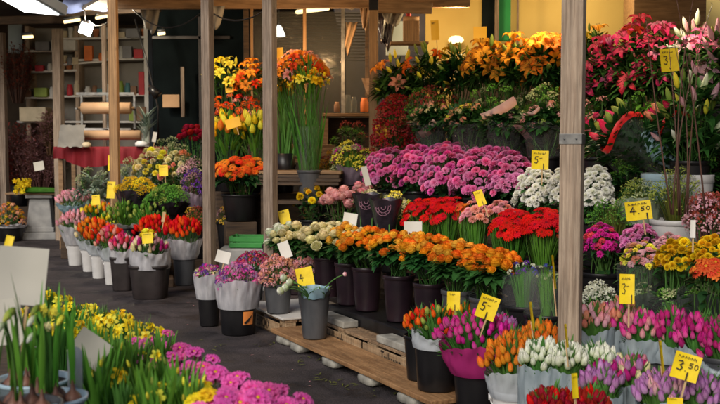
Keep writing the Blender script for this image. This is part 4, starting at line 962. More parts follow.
rose('orange roses right below the blank white card', ['orange_rose', 'yellow_rose'], 399, 232, 257, 42)
rose('orange roses in the middle of the rose row', ['orange_rose', 'orange_rose', 'yellow_rose'], 430, 237, 263, 42)
rose('orange roses second from the right end', ['orange_rose', 'yellow_rose'], 459, 243, 269, 42, bk='grey')
rose('orange roses at the right end of the rose row', ['orange_rose'], 488, 249, 276, 42, bk='grey')
bunch('small dark red roses beside the grey post', 'rose', ['darkred'], 276, 231, 241, 16, Y=9.35, base=.3, size=.045, n=7, nl=30, bk='black', group=RG)

# -- small buckets in front (left of pails)
FG = 'mixed bunches at the kerb'
bunch('purple and pink freesias in white paper, left black bucket', 'cluster', ['violet', 'softpink', 'magenta', 'cream'], 209, 264, 276, 30, Y=8.55, base=0, size=.06, bk='black', bkw=dict(r=.10, h=.3), wrap='paper', wrapR=1.05, nl=40, leaf='tulip', lk='small', group=FG, wrapbot=.24, wraptop=.3)
bunch('lilac and pink freesias in white paper, bucket with orange sticker', 'cluster', ['violet', 'lilac', 'primula', 'lilacmum', 'primula'], 238, 262, 284, 46, Y=8.2, base=0, size=.062, bk='black', bkw=dict(r=.155, h=.29, taper=.88), wrap='paper', nl=50, leaf='tulip', lk='small', group=FG, wrapbot=.22, wraptop=.2)
bunch('dark violet and crimson primroses behind the peach blooms', 'cluster', ['violet', 'crimson', 'darkred', 'plum'], 253, 250, 264, 36, Y=8.9, base=.17, size=.05, bk='grey', bkw=dict(r=.10, h=.26), leaf='dark', lk='small', group=FG)
bunch('peach alstroemerias in the grey pail on the small pallet', 'cluster', ['peach', 'salmon', 'softpink'], 278, 254, 282, 44, Y=8.2, base=.175, size=.075, bk='grey', bkw=dict(r=.115, h=.24), leaf='rose', lk='small', nl=70, group=FG)
bunch('pink alstroemerias left of the curved pink bud', 'cluster', ['softpink', 'salmon', 'palepink'], 308, 256, 272, 40, Y=8.6, base=.17, size=.07, bk='grey', bkw=dict(r=.10, h=.26), leaf='rose', lk='small', nl=50, group=FG)
# pail with few white flowers
p = at(314.5, 337, 7.5); bucket('tall grey pail on the plank with a few white flowers', (p.x, 7.5, .102), 'grey', r=.118, h=.36, taper=.76)
t = thing('flower_bunch', 'few white ranunculus and one curved bud in the tall grey pail', 'flowers', (p.x, 7.45, .13))
mb = MB(); r = random.Random(9)
def curve3(a, b, c, n=7): return [Vector(a) * (1 - u) ** 2 + Vector(b) * 2 * u * (1 - u) + Vector(c) * u * u for u in [i / n for i in range(n + 1)]]
ends = [at(284, 290, 7.3), at(287, 279, 7.35), at(293, 283, 7.3), at(343, 275, 7.4), at(289, 287, 7.3)]
for i, e in enumerate(ends):
    e = e - t.location; pts = curve3((0, 0, .2), (e.x * .35, e.y, .42), e); mb.tube(pts, .005, 5, 1)
    o = link('flower_head', bloom_mesh('rose', 'white' if i != 3 else 'palepink', None, i % 3), t, e); d = (pts[-1] - pts[-2]).normalized(); o.rotation_mode = 'QUATERNION'; o.rotation_quaternion = d.to_track_quat('Z', 'Y'); o.scale = (.06 if i != 3 else .035,) * 3
for i in range(40):
    a = r.uniform(0, 6.28); mb.leaf((r.uniform(-.09, .09), r.uniform(-.07, .07), .3), (cos(a), sin(a), 1.4), (0, 0, 1), r.uniform(.06, .14), .02, .5)
mb.build('foliage', ['tulip', 'stem'], t)
mb = MB(); mb.lathe([(.085, .29), (.10, .335), (.112, .368)], 30, wob=lambda i, a, r_, z: (r_ * (1 + .04 * sin(7 * a)), z + .005 * sin(5 * a))); mb.build('wrapper', 'skyfilm', t)
# sticker on bucket
p = at(238, 300, 8.2); 
t = thing('bucket_sticker', 'orange sticker with a black swoosh on the black bucket', 'sticker', (p.x, 8.2, .15)); mb = MB(); rows = []; rr = .155
a0 = math.radians(-68); a1 = math.radians(-34)
for i in range(9):
    a = a0 + (a1 - a0) * i / 8; rows.append([((.152 + q * .012) * cos(a) , (.152 + q * .012) * sin(a), z) for q, z in ((.1, -.055), (.5, 0), (.9, .055))])
mb.grid(rows); mb.build('sticker_face', noise_mat('orange_sticker', (.80, .22, .05), (.88, .30, .07), 3, .5), t)
mb = MB(); rows = []
for i in range(9):
    u = i / 8; a = a0 + .06 + (a1 - a0 - .1) * u; z = -.04 + .075 * u ** 1.6; wv = .012 * sin(PI * min(1, u + .1)) + .002
    rows.append([((.1565 + (z + .05) / .11 * .011) * cos(a), (.1565 + (z + .05) / .11 * .011) * sin(a), z - wv), ((.1565 + (z + .05) / .11 * .011) * cos(a), (.1565 + (z + .05) / .11 * .011) * sin(a), z + wv)])
mb.grid(rows); mb.build('swoosh', 'ink', t)

# -- second row
SG = 'bunches on the second step'
bunch('red gerberas left of the salmon carnations', 'gerbera', ['red'], 425, 196, 222, 48, w=1.12, base=.42, size=.085, bk='black', leaf='fresh', lk='fine', nl=90, group=SG, mat2='darkred', n=54)
bunch('red gerberas behind the curved yellow card', 'gerbera', ['red'], 447, 195, 219, 44, w=1.2, base=.42, size=.085, bk='black', leaf='fresh', lk='fine', nl=90, group=SG, mat2='darkred', n=50)
bunch('orange gerberas beside the curved yellow card', 'gerbera', ['firegerbera', 'orange'], 464, 202, 214, 20, w=1.08, base=.42, size=.08, bk='black', leaf='fresh', lk='fine', nl=40, group=SG, n=9)
bunch('salmon pink carnations between the two red gerbera groups', 'mum', ['salmon', 'softpink'], 476, 200, 222, 34, w=1.02, base=.42, size=.075, bk='black', leaf='fresh', lk='fine', nl=110, group=SG, n=26)
bunch('soft pink carnations behind the large red gerberas', 'mum', ['softpink', 'salmon'], 499, 200, 214, 30, w=1.15, base=.42, size=.07, bk='black', leaf='fresh', lk='fine', nl=80, group=SG, n=22)
bunch('large red gerberas left of the pale post', 'gerbera', ['red'], 514, 206, 238, 54, w=1.0, base=.42, size=.09, bk='black', leaf='fresh', lk='fine', nl=120, group=SG, mat2='darkred', n=60)
bunch('large red gerberas touching the pale post', 'gerbera', ['red', 'red'], 544, 206, 236, 50, w=1.02, base=.42, size=.09, bk='black', leaf='fresh', lk='fine', nl=120, group=SG, mat2='darkred', n=54)
bunch('pink roses above the cream rose row', 'rose', ['pink_rose'], 342, 189, 213, 42, w=1.12, base=.42, size=.095, bk='black', nl=110, group=SG, n=22)
bunch('yellow chrysanthemums left of the pink roses', 'button', ['yellow', 'gold'], 311, 185, 204, 34, w=1.15, base=.42, size=.085, bk='black', leaf='dark', nl=110, group=SG, n=16)
bunch('small pink roses beside the beige curved card', 'rose', ['pink_rose', 'softpink'], 362, 186, 197, 18, w=1.2, base=.42, size=.07, bk='black', nl=60, group=SG, n=8)
bunch('creamy waxflower sprays in a black printed sleeve', 'spray', ['cream', 'lemon', 'greybud'], 393, 192, 218, 46, w=1.05, base=.42, size=.12, bk='black', leaf='fresh', lk='fine', nl=90, group=SG, n=34, mat2='stem')
bunch('black sleeved bunch left of the waxflowers', 'spray', ['greybud', 'cream'], 372, 190, 202, 30, w=1.0, base=.42, size=.11, bk='black', leaf='dark', wrap='darkfilm', wraptop=.5, group=SG, n=14)
for k, (px, py, w_) in enumerate(((369, 208, .86), (386, 214, .84))):
    Y = wY(px, w_); p = at(px, py, Y)
    t = thing('printed_sleeve', ['black sleeve with pink ring ornament, left of two', 'black sleeve with pink ring ornament under the waxflowers'][k], 'sleeve', (p.x, p.y, p.z)); mb = MB()
    mb.lathe([(.05, -.26), (.09, -.1), (.12, .03), (.15, .13)], 28, wob=lambda i, a, r_, z: (r_ * (1 + .05 * sin(5 * a)), z + .01 * sin(6 * a))); mb.build('sleeve', 'darkfilm', t)
    mb = MB(); 
    for j in range(5): mb.box((.09 * cos(j * 1.25), .09 * sin(j * 1.25), -.24), (.01, .01, .35))
    mb.build('stems', 'stem', t)
    mb = MB()
    for q in (.075, .05, .022): mb.tube([(q * .85 * cos(a), -.135, q * sin(a)) for a in [2 * PI * j / 22 for j in range(23)]], .0035, 5)
    for j in range(10): mb.tube([(.05 * .85 * cos(j * .628), -.135, .05 * sin(j * .628)), (.075 * .85 * cos(j * .628 + .3), -.136, .075 * sin(j * .628 + .3))], .003, 4)
    mb.build('ornament', noise_mat('mauve_print', (.14, .06, .09), (.22, .10, .15), 30, .5), t, loc=(0, 0, .02), rot=(-.35, 0, -.2))

# -- third row
PG = 'pink chrysanthemum bunches on the third step'
kw = dict(base=.78, size=.088, bk='black', leaf='dark', nl=200, group=PG, th=95, n=92)
bunch('pink chrysanthemums at the left end of the long pink mass', 'mum', ['pinkmum', 'pinkmum', 'lilacmum'], 388, 146, 180, 52, w=1.62, **kw)
bunch('pink chrysanthemums second from the left of the pink mass', 'mum', ['pinkmum', 'pinkmum', 'primula'], 416, 143, 180, 50, w=1.66, **kw)
bunch('pink chrysanthemums in the middle of the pink mass', 'mum', ['lilacmum', 'pinkmum', 'primula'], 447, 145, 188, 54, w=1.6, **kw)
bunch('pink chrysanthemums second from the right of the pink mass', 'mum', ['pinkmum', 'lilacmum'], 478, 148, 192, 54, w=1.58, **kw)
bunch('pale pink chrysanthemums at the right end of the pink mass', 'mum', ['lilacmum', 'lilacmum', 'pinkmum'], 509, 150, 188, 50, w=1.62, **kw)
bunch('back row of pink chrysanthemums above the pink mass', 'mum', ['pinkmum', 'lilacmum'], 450, 141, 160, 60, w=1.86, **dict(kw, n=70))
bunch('back row pink chrysanthemums near the price card', 'mum', ['pinkmum', 'lilacmum'], 492, 145, 162, 56, w=1.84, **dict(kw, n=60))
kw = dict(base=.72, size=.072, bk='black', leaf='rose', nl=150, group='white chrysanthemum bunches', th=95, n=96, mat2=None)
bunch('white chrysanthemums left of the pale post', 'mum', ['puremum'], 538, 165, 202, 46, w=1.42, **kw)
bunch('white chrysanthemums right of the pale post', 'mum', ['puremum'], 595, 165, 203, 42, w=1.4, **kw)
bunch('white chrysanthemums behind the pale post', 'mum', ['puremum'], 567, 166, 200, 44, w=1.44, **kw)

# right part second row
bunch('magenta asters right of the pale post', 'mumsmall', ['magenta', 'magenta', 'crimson'], 602, 222, 250, 42, w=1.1, base=.42, size=.055, bk='black', leaf='dark', group=SG, th=90, n=70)
bunch('lilac asters behind the pastel chrysanthemums', 'mumsmall', ['lilacmum'], 640, 223, 244, 42, w=1.2, base=.42, size=.055, bk='black', leaf='dark', group=SG, n=50)
bunch('pastel peach and yellow chrysanthemums left of the yellow ones', 'mumsmall', ['peach', 'lemon', 'softpink', 'palepink'], 641, 240, 264, 42, w=.86, base=.29, size=.05, bk='black', leaf='rose', group=SG, th=88, n=60, wrap='film', wraptop=.0)
bunch('pink pastel chrysanthemums behind the yellow ones', 'mumsmall', ['palepink', 'softpink'], 668, 233, 250, 32, w=1.05, base=.42, size=.05, bk='black', leaf='rose', group=SG, n=40)
bunch('yellow button chrysanthemums left of the white marker', 'button', ['yellow', 'gold'], 680, 238, 266, 48, w=.86, base=.29, size=.052, bk='black', leaf='rose', group=SG, th=88, n=64)
bunch('yellow button chrysanthemums right of the white marker', 'button', ['yellow', 'gold'], 712, 236, 262, 44, w=.88, base=.29, size=.052, bk='black', leaf='rose', group=SG, th=88, n=60)
bunch('orange red gerberas at the right edge below the yellow blooms', 'gerbera', ['firegerbera'], 708, 260, 276, 40, w=.68, base=.3, size=.10, bk='black', leaf='dark', group=SG, n=12, mat2='yellowcentre')
bunch('small white daisies right of the pale post', 'spray', ['white'], 600, 282, 304, 36, w=.40, base=.15, size=.11, bk='black', leaf='rose', lk='small', nl=150, group=SG, n=14)
for k, (px, lab) in enumerate(((640, 'black sleeved bunch below the pastel chrysanthemums'), (672, 'black sleeved bunch below the yellow chrysanthemums'), (703, 'black sleeved bunch at the right below the gerberas'))):
    bunch(lab, 'spray', ['greenish', 'greybud'], px, 288, 298, 34, w=.82, base=.28, size=.09, bk='black', leaf='dark', wrap='darkclear' if k != 1 else 'film', wraptop=.9, group='sleeved bunches behind the tulips', n=10, nl=120)
# anemones + muscari pots
bunch('blue anemones wrapped in clear film left of the pale post', 'cluster', ['blue', 'violet', 'white'], 524, 260, 276, 34, w=.42, base=.27, size=.045, bk='black', leaf='fresh', lk='fine', nl=160, wrap='film', wraptop=.3, group=SG, n=13)
bunch('tall green stems with blue flowers touching the pale post', 'cluster', ['blue', 'greybud'], 547, 262, 282, 26, w=.36, base=.27, size=.04, bk='black', leaf='fresh', lk='fine', nl=150, wrap='film', wraptop=.6, group=SG, n=10)
bunch('single violet flowers at the right end of the rose row', 'cluster', ['violet', 'blue'], 487, 270, 284, 26, w=.40, base=.27, size=.05, bk='black', leaf='grey', lk='small', nl=60, group=SG, n=4)

# ferns and pale buckets at right (third row)
GG = 'greenery on the upper steps'
bunch('feathery fern right of the white chrysanthemums', 'fern', ['greybud', 'greenish'], 612, 200, 222, 50, w=1.3, base=.5, size=.13, bk='black', leaf='olive', lk='fine', nl=240, group=GG, n=14, cat='greenery')
bunch('olive green foliage in grey green paper behind a price card', 'fern', ['greenbud', 'greybud'], 640, 178, 205, 44, w=1.5, base=.72, size=.13, bk='black', leaf='olive', lk='fine', nl=220, wrap='greenfilm', wraptop=.3, group=GG, n=14, cat='greenery')
bunch('olive foliage above the yellow button chrysanthemums', 'fern', ['greenbud'], 676, 168, 205, 50, w=1.55, base=.72, size=.13, bk='white', bkw=dict(r=.16, h=.36), leaf='olive', lk='fine', nl=200, group=GG, n=14, cat='greenery')
bunch('pinkish brown heather at the right edge', 'spray', ['dusk', 'palepink', 'redbrown'], 708, 190, 228, 48, w=1.25, base=.42, size=.12, bk='black', leaf='twig', lk='fine', nl=150, group=GG, n=42, cat='greenery')
for k, (px, py, lab) in enumerate(((690, 184, 'pale green white pot behind the heather'), (664, 184, 'pale green white pot under the blue sleeve'))):
    Y = wY(px, 1.75); p = at(px, py, Y); bucket(lab, (p.x, Y, .785), 'blue' if k else 'white', r=.15, h=.58)

# -- sleeved bouquets leaning
def cone_bouquet(label, tip, opn, rad, wrapm, blooms, bcols, n, leafm='rose', band=None, arc=None, nl=110, size=.06, group='wrapped bouquets leaning on the upper step', buds=None):
    tip = Vector(tip); opn = Vector(opn); ax = opn - tip; L = ax.length
    t = thing('wrapped_bouquet', label, 'bouquet', tip, 0, group); t.rotation_mode = 'QUATERNION'; t.rotation_quaternion = ax.to_track_quat('Z', 'Y')
    r = random.Random(int(opn.x * 1000)); mb = MB()
    wob = lambda i, a, r_, z: (r_ * (1 + .05 * sin(6 * a + i)), z + (.04 * sin(2 * a + 1) if i == 5 else 0))
    prof = [(.03, 0), (.035, L * .15), (rad * .45, L * .4), (rad * .75, L * .65), (rad * .92, L * .85), (rad, L)]
    mb.lathe(prof, 32, wob=wob); mb.build('wrapper', wrapm, t)
    if band:
        b = MB(); b.lathe([(rad * .99, L * .925), (rad * 1.01, L * .965), (rad * 1.035, L * 1.005), (rad * 1.02, L * 1.01)], 32, wob=lambda i, a, r_, z: (r_ * (1.015 + .05 * sin(6 * a + 4)), z + .04 * sin(2 * a + 1))); b.build('ribbon', band, t)
    if arc:
        b = MB(); rows = []
        for j in range(5):
            q = j / 4; rows.append([(rad * (.8 + .26 * q) * (1.03 + .03 * sin(5 * a)) * cos(a), rad * (.8 + .26 * q) * (1.03 + .03 * sin(5 * a)) * sin(a), L * (.74 + .34 * q) + .02 * sin(3 * a)) for a in [arc[0] + (arc[1] - arc[0]) * k / 16 for k in range(17)]])
        b.grid(rows); b.build('paper_collar', 'pinkpaper', t)
    f = MB()
    for i in range(nl * 4):
        a = r.uniform(0, 6.28); u = r.uniform(.35, 1.1); q = math.sqrt(r.random()) * rad * .92 * min(1, u * 1.05 + .0); p = Vector((q * cos(a), q * sin(a), L * u))
        f.leaf(p, (cos(a) * .6, sin(a) * .6, r.uniform(.2, 1.2)), (0, 0, 1), r.uniform(.06, .12), r.uniform(.03, .05), r.uniform(0, .4))
    for i in range(8):
        a = r.uniform(0, 6.28); f.tube([(0, 0, .02), (rad * .6 * cos(a), rad * .6 * sin(a), L * .95)], .004, 4, 1, cap=False)
    f.build('foliage', [leafm, 'stem'], t)
    for i in range(n):
        a = i * 2.4; q = math.sqrt((i + .5) / n) * rad * .9
        k = blooms; c = r.choice(bcols); s = size
        if buds and r.random() < buds: k = 'bud'; s *= .6
        o = link('flower_head', bloom_mesh(k, c, None, i % 3), t, (q * cos(a), q * sin(a), L * (1.1 - .05 * q / rad) + r.uniform(-.02, .04)), (r.uniform(-.4, .4), r.uniform(-.4, .4), a)); o.scale = (s * r.uniform(.8, 1.1),) * 3
    return t
def cb(label, t0, o0, w1, w2, *a, **k):
    cone_bouquet(label, at(t0[0], t0[1], wY(t0[0], w1)), at(o0[0], o0[1], wY(o0[0], w2)), *a, **k)
cb('bouquet in blue film with a broad red ribbon edge', (672, 182), (617, 128), 1.75, 1.45, .17, 'film', 'tulip', ['crimson', 'greenbud'], 8, band='ribbon_red', nl=130, size=.05)
cb('light blue sleeve of leaves leaning above the pale pots', (690, 178), (645, 140), 1.8, 1.6, .10, 'skyfilm', 'bud', ['greenbud'], 5, nl=60, size=.04)
cb('bouquet with a red edge leaning behind the lily buds', (700, 168), (668, 122), 1.9, 1.75, .13, 'film', 'tulip', ['crimson', 'peach'], 7, band='ribbon_red', nl=90, size=.05)
cb('dark sleeved bouquet with crimson blooms beside the pale post', (625, 178), (594, 130), 1.9, 1.7, .13, 'film', 'rose', ['crimson', 'salmon'], 7, nl=100)
cb('peach alstroemeria bouquet in pink paper, leftmost', (452, 158), (424, 116), 2.3, 2.0, .17, 'smoke', 'cluster', ['peach', 'cream', 'salmon'], 20, nl=110, size=.075, arc=(2.6, 4.6))
cb('peach alstroemeria bouquet in pink paper, second', (486, 160), (460, 117), 2.3, 2.0, .17, 'smoke', 'cluster', ['peach', 'cream', 'lemon'], 20, nl=110, size=.075, arc=(2.2, 3.6))
cb('bouquet in smoky film with green leaves and cream buds', (532, 165), (500, 118), 2.25, 1.95, .19, 'smoke', 'cluster', ['cream', 'greenbud'], 12, nl=150, size=.06)
cb('bouquet in pink paper beside the pale post', (560, 168), (534, 120), 2.2, 1.95, .16, 'smoke', 'cluster', ['salmon', 'softpink'], 12, nl=110, size=.07, arc=(3.6, 5.2))
# pink paper collars
def ppaper(label, x0, y0, x1, y1, wid, w_):
    wid *= .72
    a = at(x0, y0, wY(x0, w_)); b = at(x1, y1, wY(x1, w_)); d = b - a; s = Vector((-d.z, -.1, d.x)).normalized() * wid * 1.3; mb = MB(); L = 8
    rows = []
    for i in range(L + 1):
        u = i / L; q = d * u + Vector((0, 0, -.02 * sin(u * PI)))
        rows.append([q + s * (v - .5) * (1 + .12 * sin(u * 5 + x0)) + Vector((0, .05 * (2 * v - 1) ** 2 + .012 * sin(u * 7 + v * 5), 0)) for v in [k / 6 for k in range(7)]])
    mb.grid(rows); o = mb.build('pink_paper', 'pinkpaper', None, loc=a); tag(o, label, 'paper', 'pink paper collars of the bouquets')
ppaper('square pink paper collar on the leftmost bouquet', 420, 135, 436, 122, .11, 1.85)
ppaper('long pink paper collar folded left of the leafy bouquet', 482, 117, 516, 100, .09, 1.8)
ppaper('small pink paper collar beside the pale post', 528, 114, 540, 108, .06, 1.8)
# foliage fill behind bouquets
bunch('reddish brown hypericum berries beside the yellow card', 'spray', ['redbrown', 'darkred'], 394, 96, 146, 46, Y=10.75, base=.9, size=.17, bk=None, leaf='twig', lk='small', nl=420, group=GG, n=84, cat='greenery')
bunch('bushy dark green foliage between the glass and the pink chrysanthemums', 'fern', ['greenish', 'redbrown'], 350, 118, 160, 44, Y=12.0, base=.5, size=.15, bk=None, leaf='dark', lk='broad', nl=420, group=GG, n=14, cat='greenery')
bunch('dark leaves filling in beside the pale planters', 'fern', ['greenish', 'greenbud'], 632, 150, 196, 56, w=1.85, base=.78, size=.12, bk=None, leaf='rose', lk='broad', nl=460, group=GG, n=12, cat='greenery')
bunch('dark leaves rising behind the pink lily buds and bare branches', 'fern', ['greenish'], 700, 110, 175, 50, w=1.85, base=.78, size=.12, bk=None, leaf='lily', lk='broad', nl=460, group=GG, n=8, cat='greenery')
for px_, lb_, cc_ in ((436, 'leafy wrapped bunch with peach blooms above the left pink chrysanthemums', ['peach', 'cream', 'salmon']), (472, 'leafy wrapped bunch with cream blooms above the middle pink chrysanthemums', ['cream', 'peach', 'lemon']), (508, 'leafy wrapped bunch above the right pink chrysanthemums', ['greenbud', 'cream', 'softpink']), (545, 'leafy bunch with pink blooms below the rightmost orange lilies', ['softpink', 'salmon', 'greenbud'])):
    bunch(lb_, 'cluster', cc_, px_, 100, 128, 46, w=1.98, base=1.14, size=.085, bk='black', leaf='rose', lk='broad', nl=420, lsc=1.3, skirt=.25, group=GG, n=13, wrap='film', wraptop=.2)
bunch('green leaves with small red berries beneath the lilies', 'spray', ['redbrown', 'greenish'], 432, 84, 112, 60, w=2.3, base=1.14, size=.13, bk='black', leaf='lily', lk='small', nl=220, group=GG, n=36, cat='greenery')
bunch('green leafy sprays beneath the orange lilies', 'spray', ['greenish', 'greybud'], 500, 82, 118, 76, w=2.32, base=1.14, size=.13, bk='black', leaf='fresh', lk='small', nl=260, group=GG, n=24, cat='greenery')
bunch('green leafy sprays beside the pale post under the lilies', 'spray', ['greenish', 'greybud'], 546, 84, 118, 50, w=2.28, base=1.14, size=.13, bk='black', leaf='fresh', lk='small', nl=260, group=GG, n=18, cat='greenery')
bunch('green leafy sprays beneath the crimson lilies', 'spray', ['greenish', 'salmon'], 600, 96, 130, 60, w=2.1, base=1.14, size=.11, bk='black', leaf='fresh', lk='broad', nl=260, group=GG, n=16, cat='greenery')
bunch('leafy green sprays between crimson lilies and blue sleeves', 'spray', ['greenish'], 640, 92, 130, 56, w=2.15, base=1.14, size=.1, bk='black', leaf='fresh', lk='broad', nl=260, group=GG, n=10, cat='greenery')
bunch('leafy green sprays behind the pink lily buds', 'spray', ['greenish'], 690, 90, 145, 64, w=2.2, base=1.14, size=.1, bk='black', leaf='fresh', lk='lily', nl=260, group=GG, n=10, cat='greenery')
bunch('white and green waxflower with pink heads above yellow mums', 'spray', ['greybud', 'lemon', 'magenta'], 352, 142, 166, 46, w=1.7, base=.8, size=.13, bk='black', leaf='fresh', lk='fine', nl=160, group=GG, n=32, cat='flowers', wrap='purplefilm', wraptop=.0, wrapR=.75)
bunch('olive brown sprigs left of the mauve sleeve', 'spray', ['ramp_gold', 'redbrown'], 330, 152, 185, 34, Y=11.6, base=.5, size=.14, bk='black', leaf='olive', lk='fine', nl=140, group=GG, n=24, cat='greenery')

# -- lilies
LG = 'lily bunches on the top step'
kw = dict(base=1.52, bk='black', leaf='lily', lk='lily', nl=520, group=LG, th=88)
bunch('green lily buds with one orange bloom at the left end', 'lily', ['orangelily', 'peach'], 396, 52, 92, 50, Y=11.2, size=0.215, n=18, buds=(.75, ['greenbud', 'lemon']), **kw)
bunch('yellow green lily buds right of the cardboard box', 'lily', ['scarlet', 'lemon'], 428, 42, 84, 50, Y=11.0, size=0.215, n=20, buds=(.7, ['greenbud', 'lemon']), **kw)
bunch('yellow lilies in front of the globe lamp', 'lily', ['lemon', 'yellow', 'gold'], 458, 40, 82, 50, w=2.6, size=0.215, n=20, buds=(.65, ['greenbud', 'lemon']), **kw)
bunch('orange lilies left of the middle of the lily row', 'lily', ['orangelily'], 488, 38, 78, 48, w=2.55, size=0.215, n=22, buds=(.2, ['greenbud', 'orange']), **kw)
bunch('orange lilies in the middle of the lily row', 'lily', ['orangelily', 'orange'], 517, 34, 76, 48, w=2.5, size=0.215, n=24, buds=(.15, ['greenbud']), **kw)
bunch('orange lilies touching the pale post on its left', 'lily', ['orangelily', 'orange'], 546, 30, 76, 46, w=2.5, size=0.215, n=22, buds=(.15, ['greenbud']), **kw)
bunch('golden orange lily buds right behind the pale post', 'lily', ['orangelily', 'gold'], 592, 24, 60, 42, w=2.6, size=.16, n=18, buds=(.6, ['greenbud', 'orange']), **kw)
bunch('crimson lilies right of the pale post', 'lily', ['crimson', 'lilypink', 'crimson'], 607, 36, 96, 46, w=2.25, size=0.180, n=26, buds=(.12, ['crimson']), **kw)
bunch('crimson lilies left of the square price card', 'lily', ['crimson', 'crimson', 'darkred'], 635, 18, 86, 50, w=2.3, size=0.180, n=28, buds=(.2, ['crimson', 'salmon']), **kw)
bunch('crimson and pink lilies behind the square price card', 'lily', ['lilypink', 'crimson'], 662, 20, 84, 40, w=2.35, size=0.180, n=20, buds=(.3, ['palepink', 'white']), **kw)
bunch('pale pink lily buds on long stems right of the card', 'lily', ['palepink', 'lilypink'], 692, 20, 70, 44, w=2.2, size=0.180, n=34, buds=(.85, ['palepink', 'greenbud', 'white', 'palepink']), **dict(kw, nl=260))
bunch('pale pink lily buds at the right edge', 'lily', ['palepink', 'lilypink'], 718, 24, 80, 40, w=2.1, size=0.180, n=34, buds=(.8, ['palepink', 'palepink', 'greenbud']), **dict(kw, nl=260))
bunch('white and green lily buds hanging lower at the right', 'bud', ['greenbud', 'white', 'lemon', 'palepink'], 690, 72, 150, 66, w=1.75, base=1.14, size=.10, bk='black', leaf='lily', lk='lily', nl=200, group=LG, n=26)
# bare branches at right
t = thing('bare_branches', 'thin bare branches rising in front of the pink lily buds', 'branches', at(690, 215, wY(690, 1.0)))
mb = MB(); r = random.Random(12)
for i in range(7):
    a = Vector((r.uniform(-.1, .1), r.uniform(-.08, .08), 0)); b = Vector((r.uniform(-.28, .16), r.uniform(-.1, .15), r.uniform(.9, 1.5))); m_ = (a + b) / 2 + Vector((r.uniform(-.1, .1), 0, 0))
    pts = curve3(a, m_, b); mb.tube(pts, [.006 - .0006 * k for k in range(8)], 5)
    for k in (3, 4, 5, 6, 7):
        mb.leaf(pts[k], (r.uniform(-1, 1), r.uniform(-1, .5), .8), (0, 0, 1), .02, .012, 0)
mb.build('twigs', 'twig', t)

# -- left part of the stall (beyond second post)
LFT = 'bunches between and beyond the grey posts'
kw = dict(group=LFT)
bunch('orange gerberas between the two grey posts', 'gerbera', ['scarlet', 'scarlet', 'orange'], 240, 155, 179, 70, Y=11.1, base=.70, size=.11, bk='black', bkw=dict(r=.2, h=.30), leaf='dark', nl=420, lsc=1.4, mat2='darkcentre', n=110, skirt=.3, **kw)
bunch('yellow and orange tulips above the orange gerberas', 'tulip', ['orangetulip', 'yellow', 'lemon'], 229, 117, 142, 46, Y=11.6, base=1.0, size=.062, bk='black', leaf='fresh', lk='strap', nl=90, n=40, **kw)
bunch('yellow tulips beside the grey post above the gerberas', 'tulip', ['lemon', 'yellow'], 255, 115, 140, 36, Y=11.5, base=1.0, size=.064, bk='black', leaf='fresh', lk='strap', nl=80, n=26, **kw)
bunch('coral alstroemerias below the yellow lilies', 'cluster', ['scarlet', 'scarlet', 'salmon'], 237, 92, 118, 60, Y=11.9, base=1.2, size=.12, bk='black', leaf='rose', nl=90, n=38, **kw)
bunch('yellow lilies between the two grey posts', 'lily', ['lemon', 'yellow'], 225, 56, 88, 44, Y=12.1, base=1.6, size=.17, bk='black', leaf='lily', lk='lily', nl=110, n=20, buds=(.25, ['lemon']), **kw)
bunch('orange alstroemerias left of the second grey post', 'lily', ['orange', 'scarlet', 'orangelily'], 253, 60, 90, 40, Y=12.0, base=1.6, size=.16, bk='black', leaf='lily', lk='lily', nl=80, n=24, **kw)
bunch('orange red alstroemerias right of the second grey post', 'lily', ['scarlet', 'orange', 'orange', 'salmon'], 300, 52, 80, 62, Y=11.2, base=1.2, size=.15, bk=None, leaf='lily', lk='lily', nl=90, n=48, **kw)
bunch('yellow drooping gladioli with long green stems', 'daffodil', ['yellow', 'gold', 'lemon'], 309, 68, 84, 40, Y=10.85, base=.95, size=.12, bk='grey', leaf='fresh', lk='strap', nl=40, n=16, stemn=16, **kw)
bunch('yellow tulips in a vase right of the second grey post', 'tulip', ['gold', 'yellow'], 284, 86, 100, 26, Y=11.5, base=1.0, size=.06, bk='black', leaf='fresh', lk='strap', nl=60, n=12, **kw)
# long stems for gladioli
t = thing('gladiolus_stems', 'long upright green stems in a glass vase behind the second grey post', 'stems', (at(308, 0, 11.2).x, 11.2, 1.2))
mb = MB(); r = random.Random(6)
for i in range(60):
    x = r.uniform(-.2, .2); L = r.uniform(.6, 1.05); mb.leaf((x * .5, r.uniform(-.08, .08), 0), (x * .35 + r.uniform(-.14, .14), r.uniform(-.1, .1), 1), (r.uniform(-1, 1), r.uniform(-1, 1), 0), L, r.uniform(.012, .03), r.uniform(-.2, .2), 0, 6, .3, .8)
mb.build('stems', 'fresh', t)
mb = MB(); mb.lathe([(.09, 0), (.11, .03), (.13, .5), (.135, .55), (.13, .55), (.12, .5), (.1, .04), (.001, .04)], 24); mb.build('vase', 'jar', t)
t = thing('gladiolus_stems', 'green leafy stems in a dark bucket directly right of the grey post', 'stems', (at(284, 0, 11.3).x, 11.3, 1.2))
mb = MB()
for i in range(60):
    x = r.uniform(-.12, .12); L = r.uniform(.55, .95); mb.leaf((x * .5, r.uniform(-.08, .08), 0), (x * .4 + r.uniform(-.14, .14), r.uniform(-.1, .1), 1), (r.uniform(-1, 1), r.uniform(-1, 1), 0), L, r.uniform(.012, .03), r.uniform(-.2, .2), 0, 6, .3, .8)
mb.build('stems', 'tulip', t)
mb = MB(); mb.lathe([(.08, 0), (.1, .02), (.12, .25), (.11, .25), (.001, .04)], 20); mb.build('vase', 'black_plastic', t)
bunch('dark red roses left of the grey post', 'rose', ['darkred'], 193, 126, 146, 28, Y=12.3, base=.9, size=.085, bk='black', leaf='dark', nl=80, n=18, **kw)
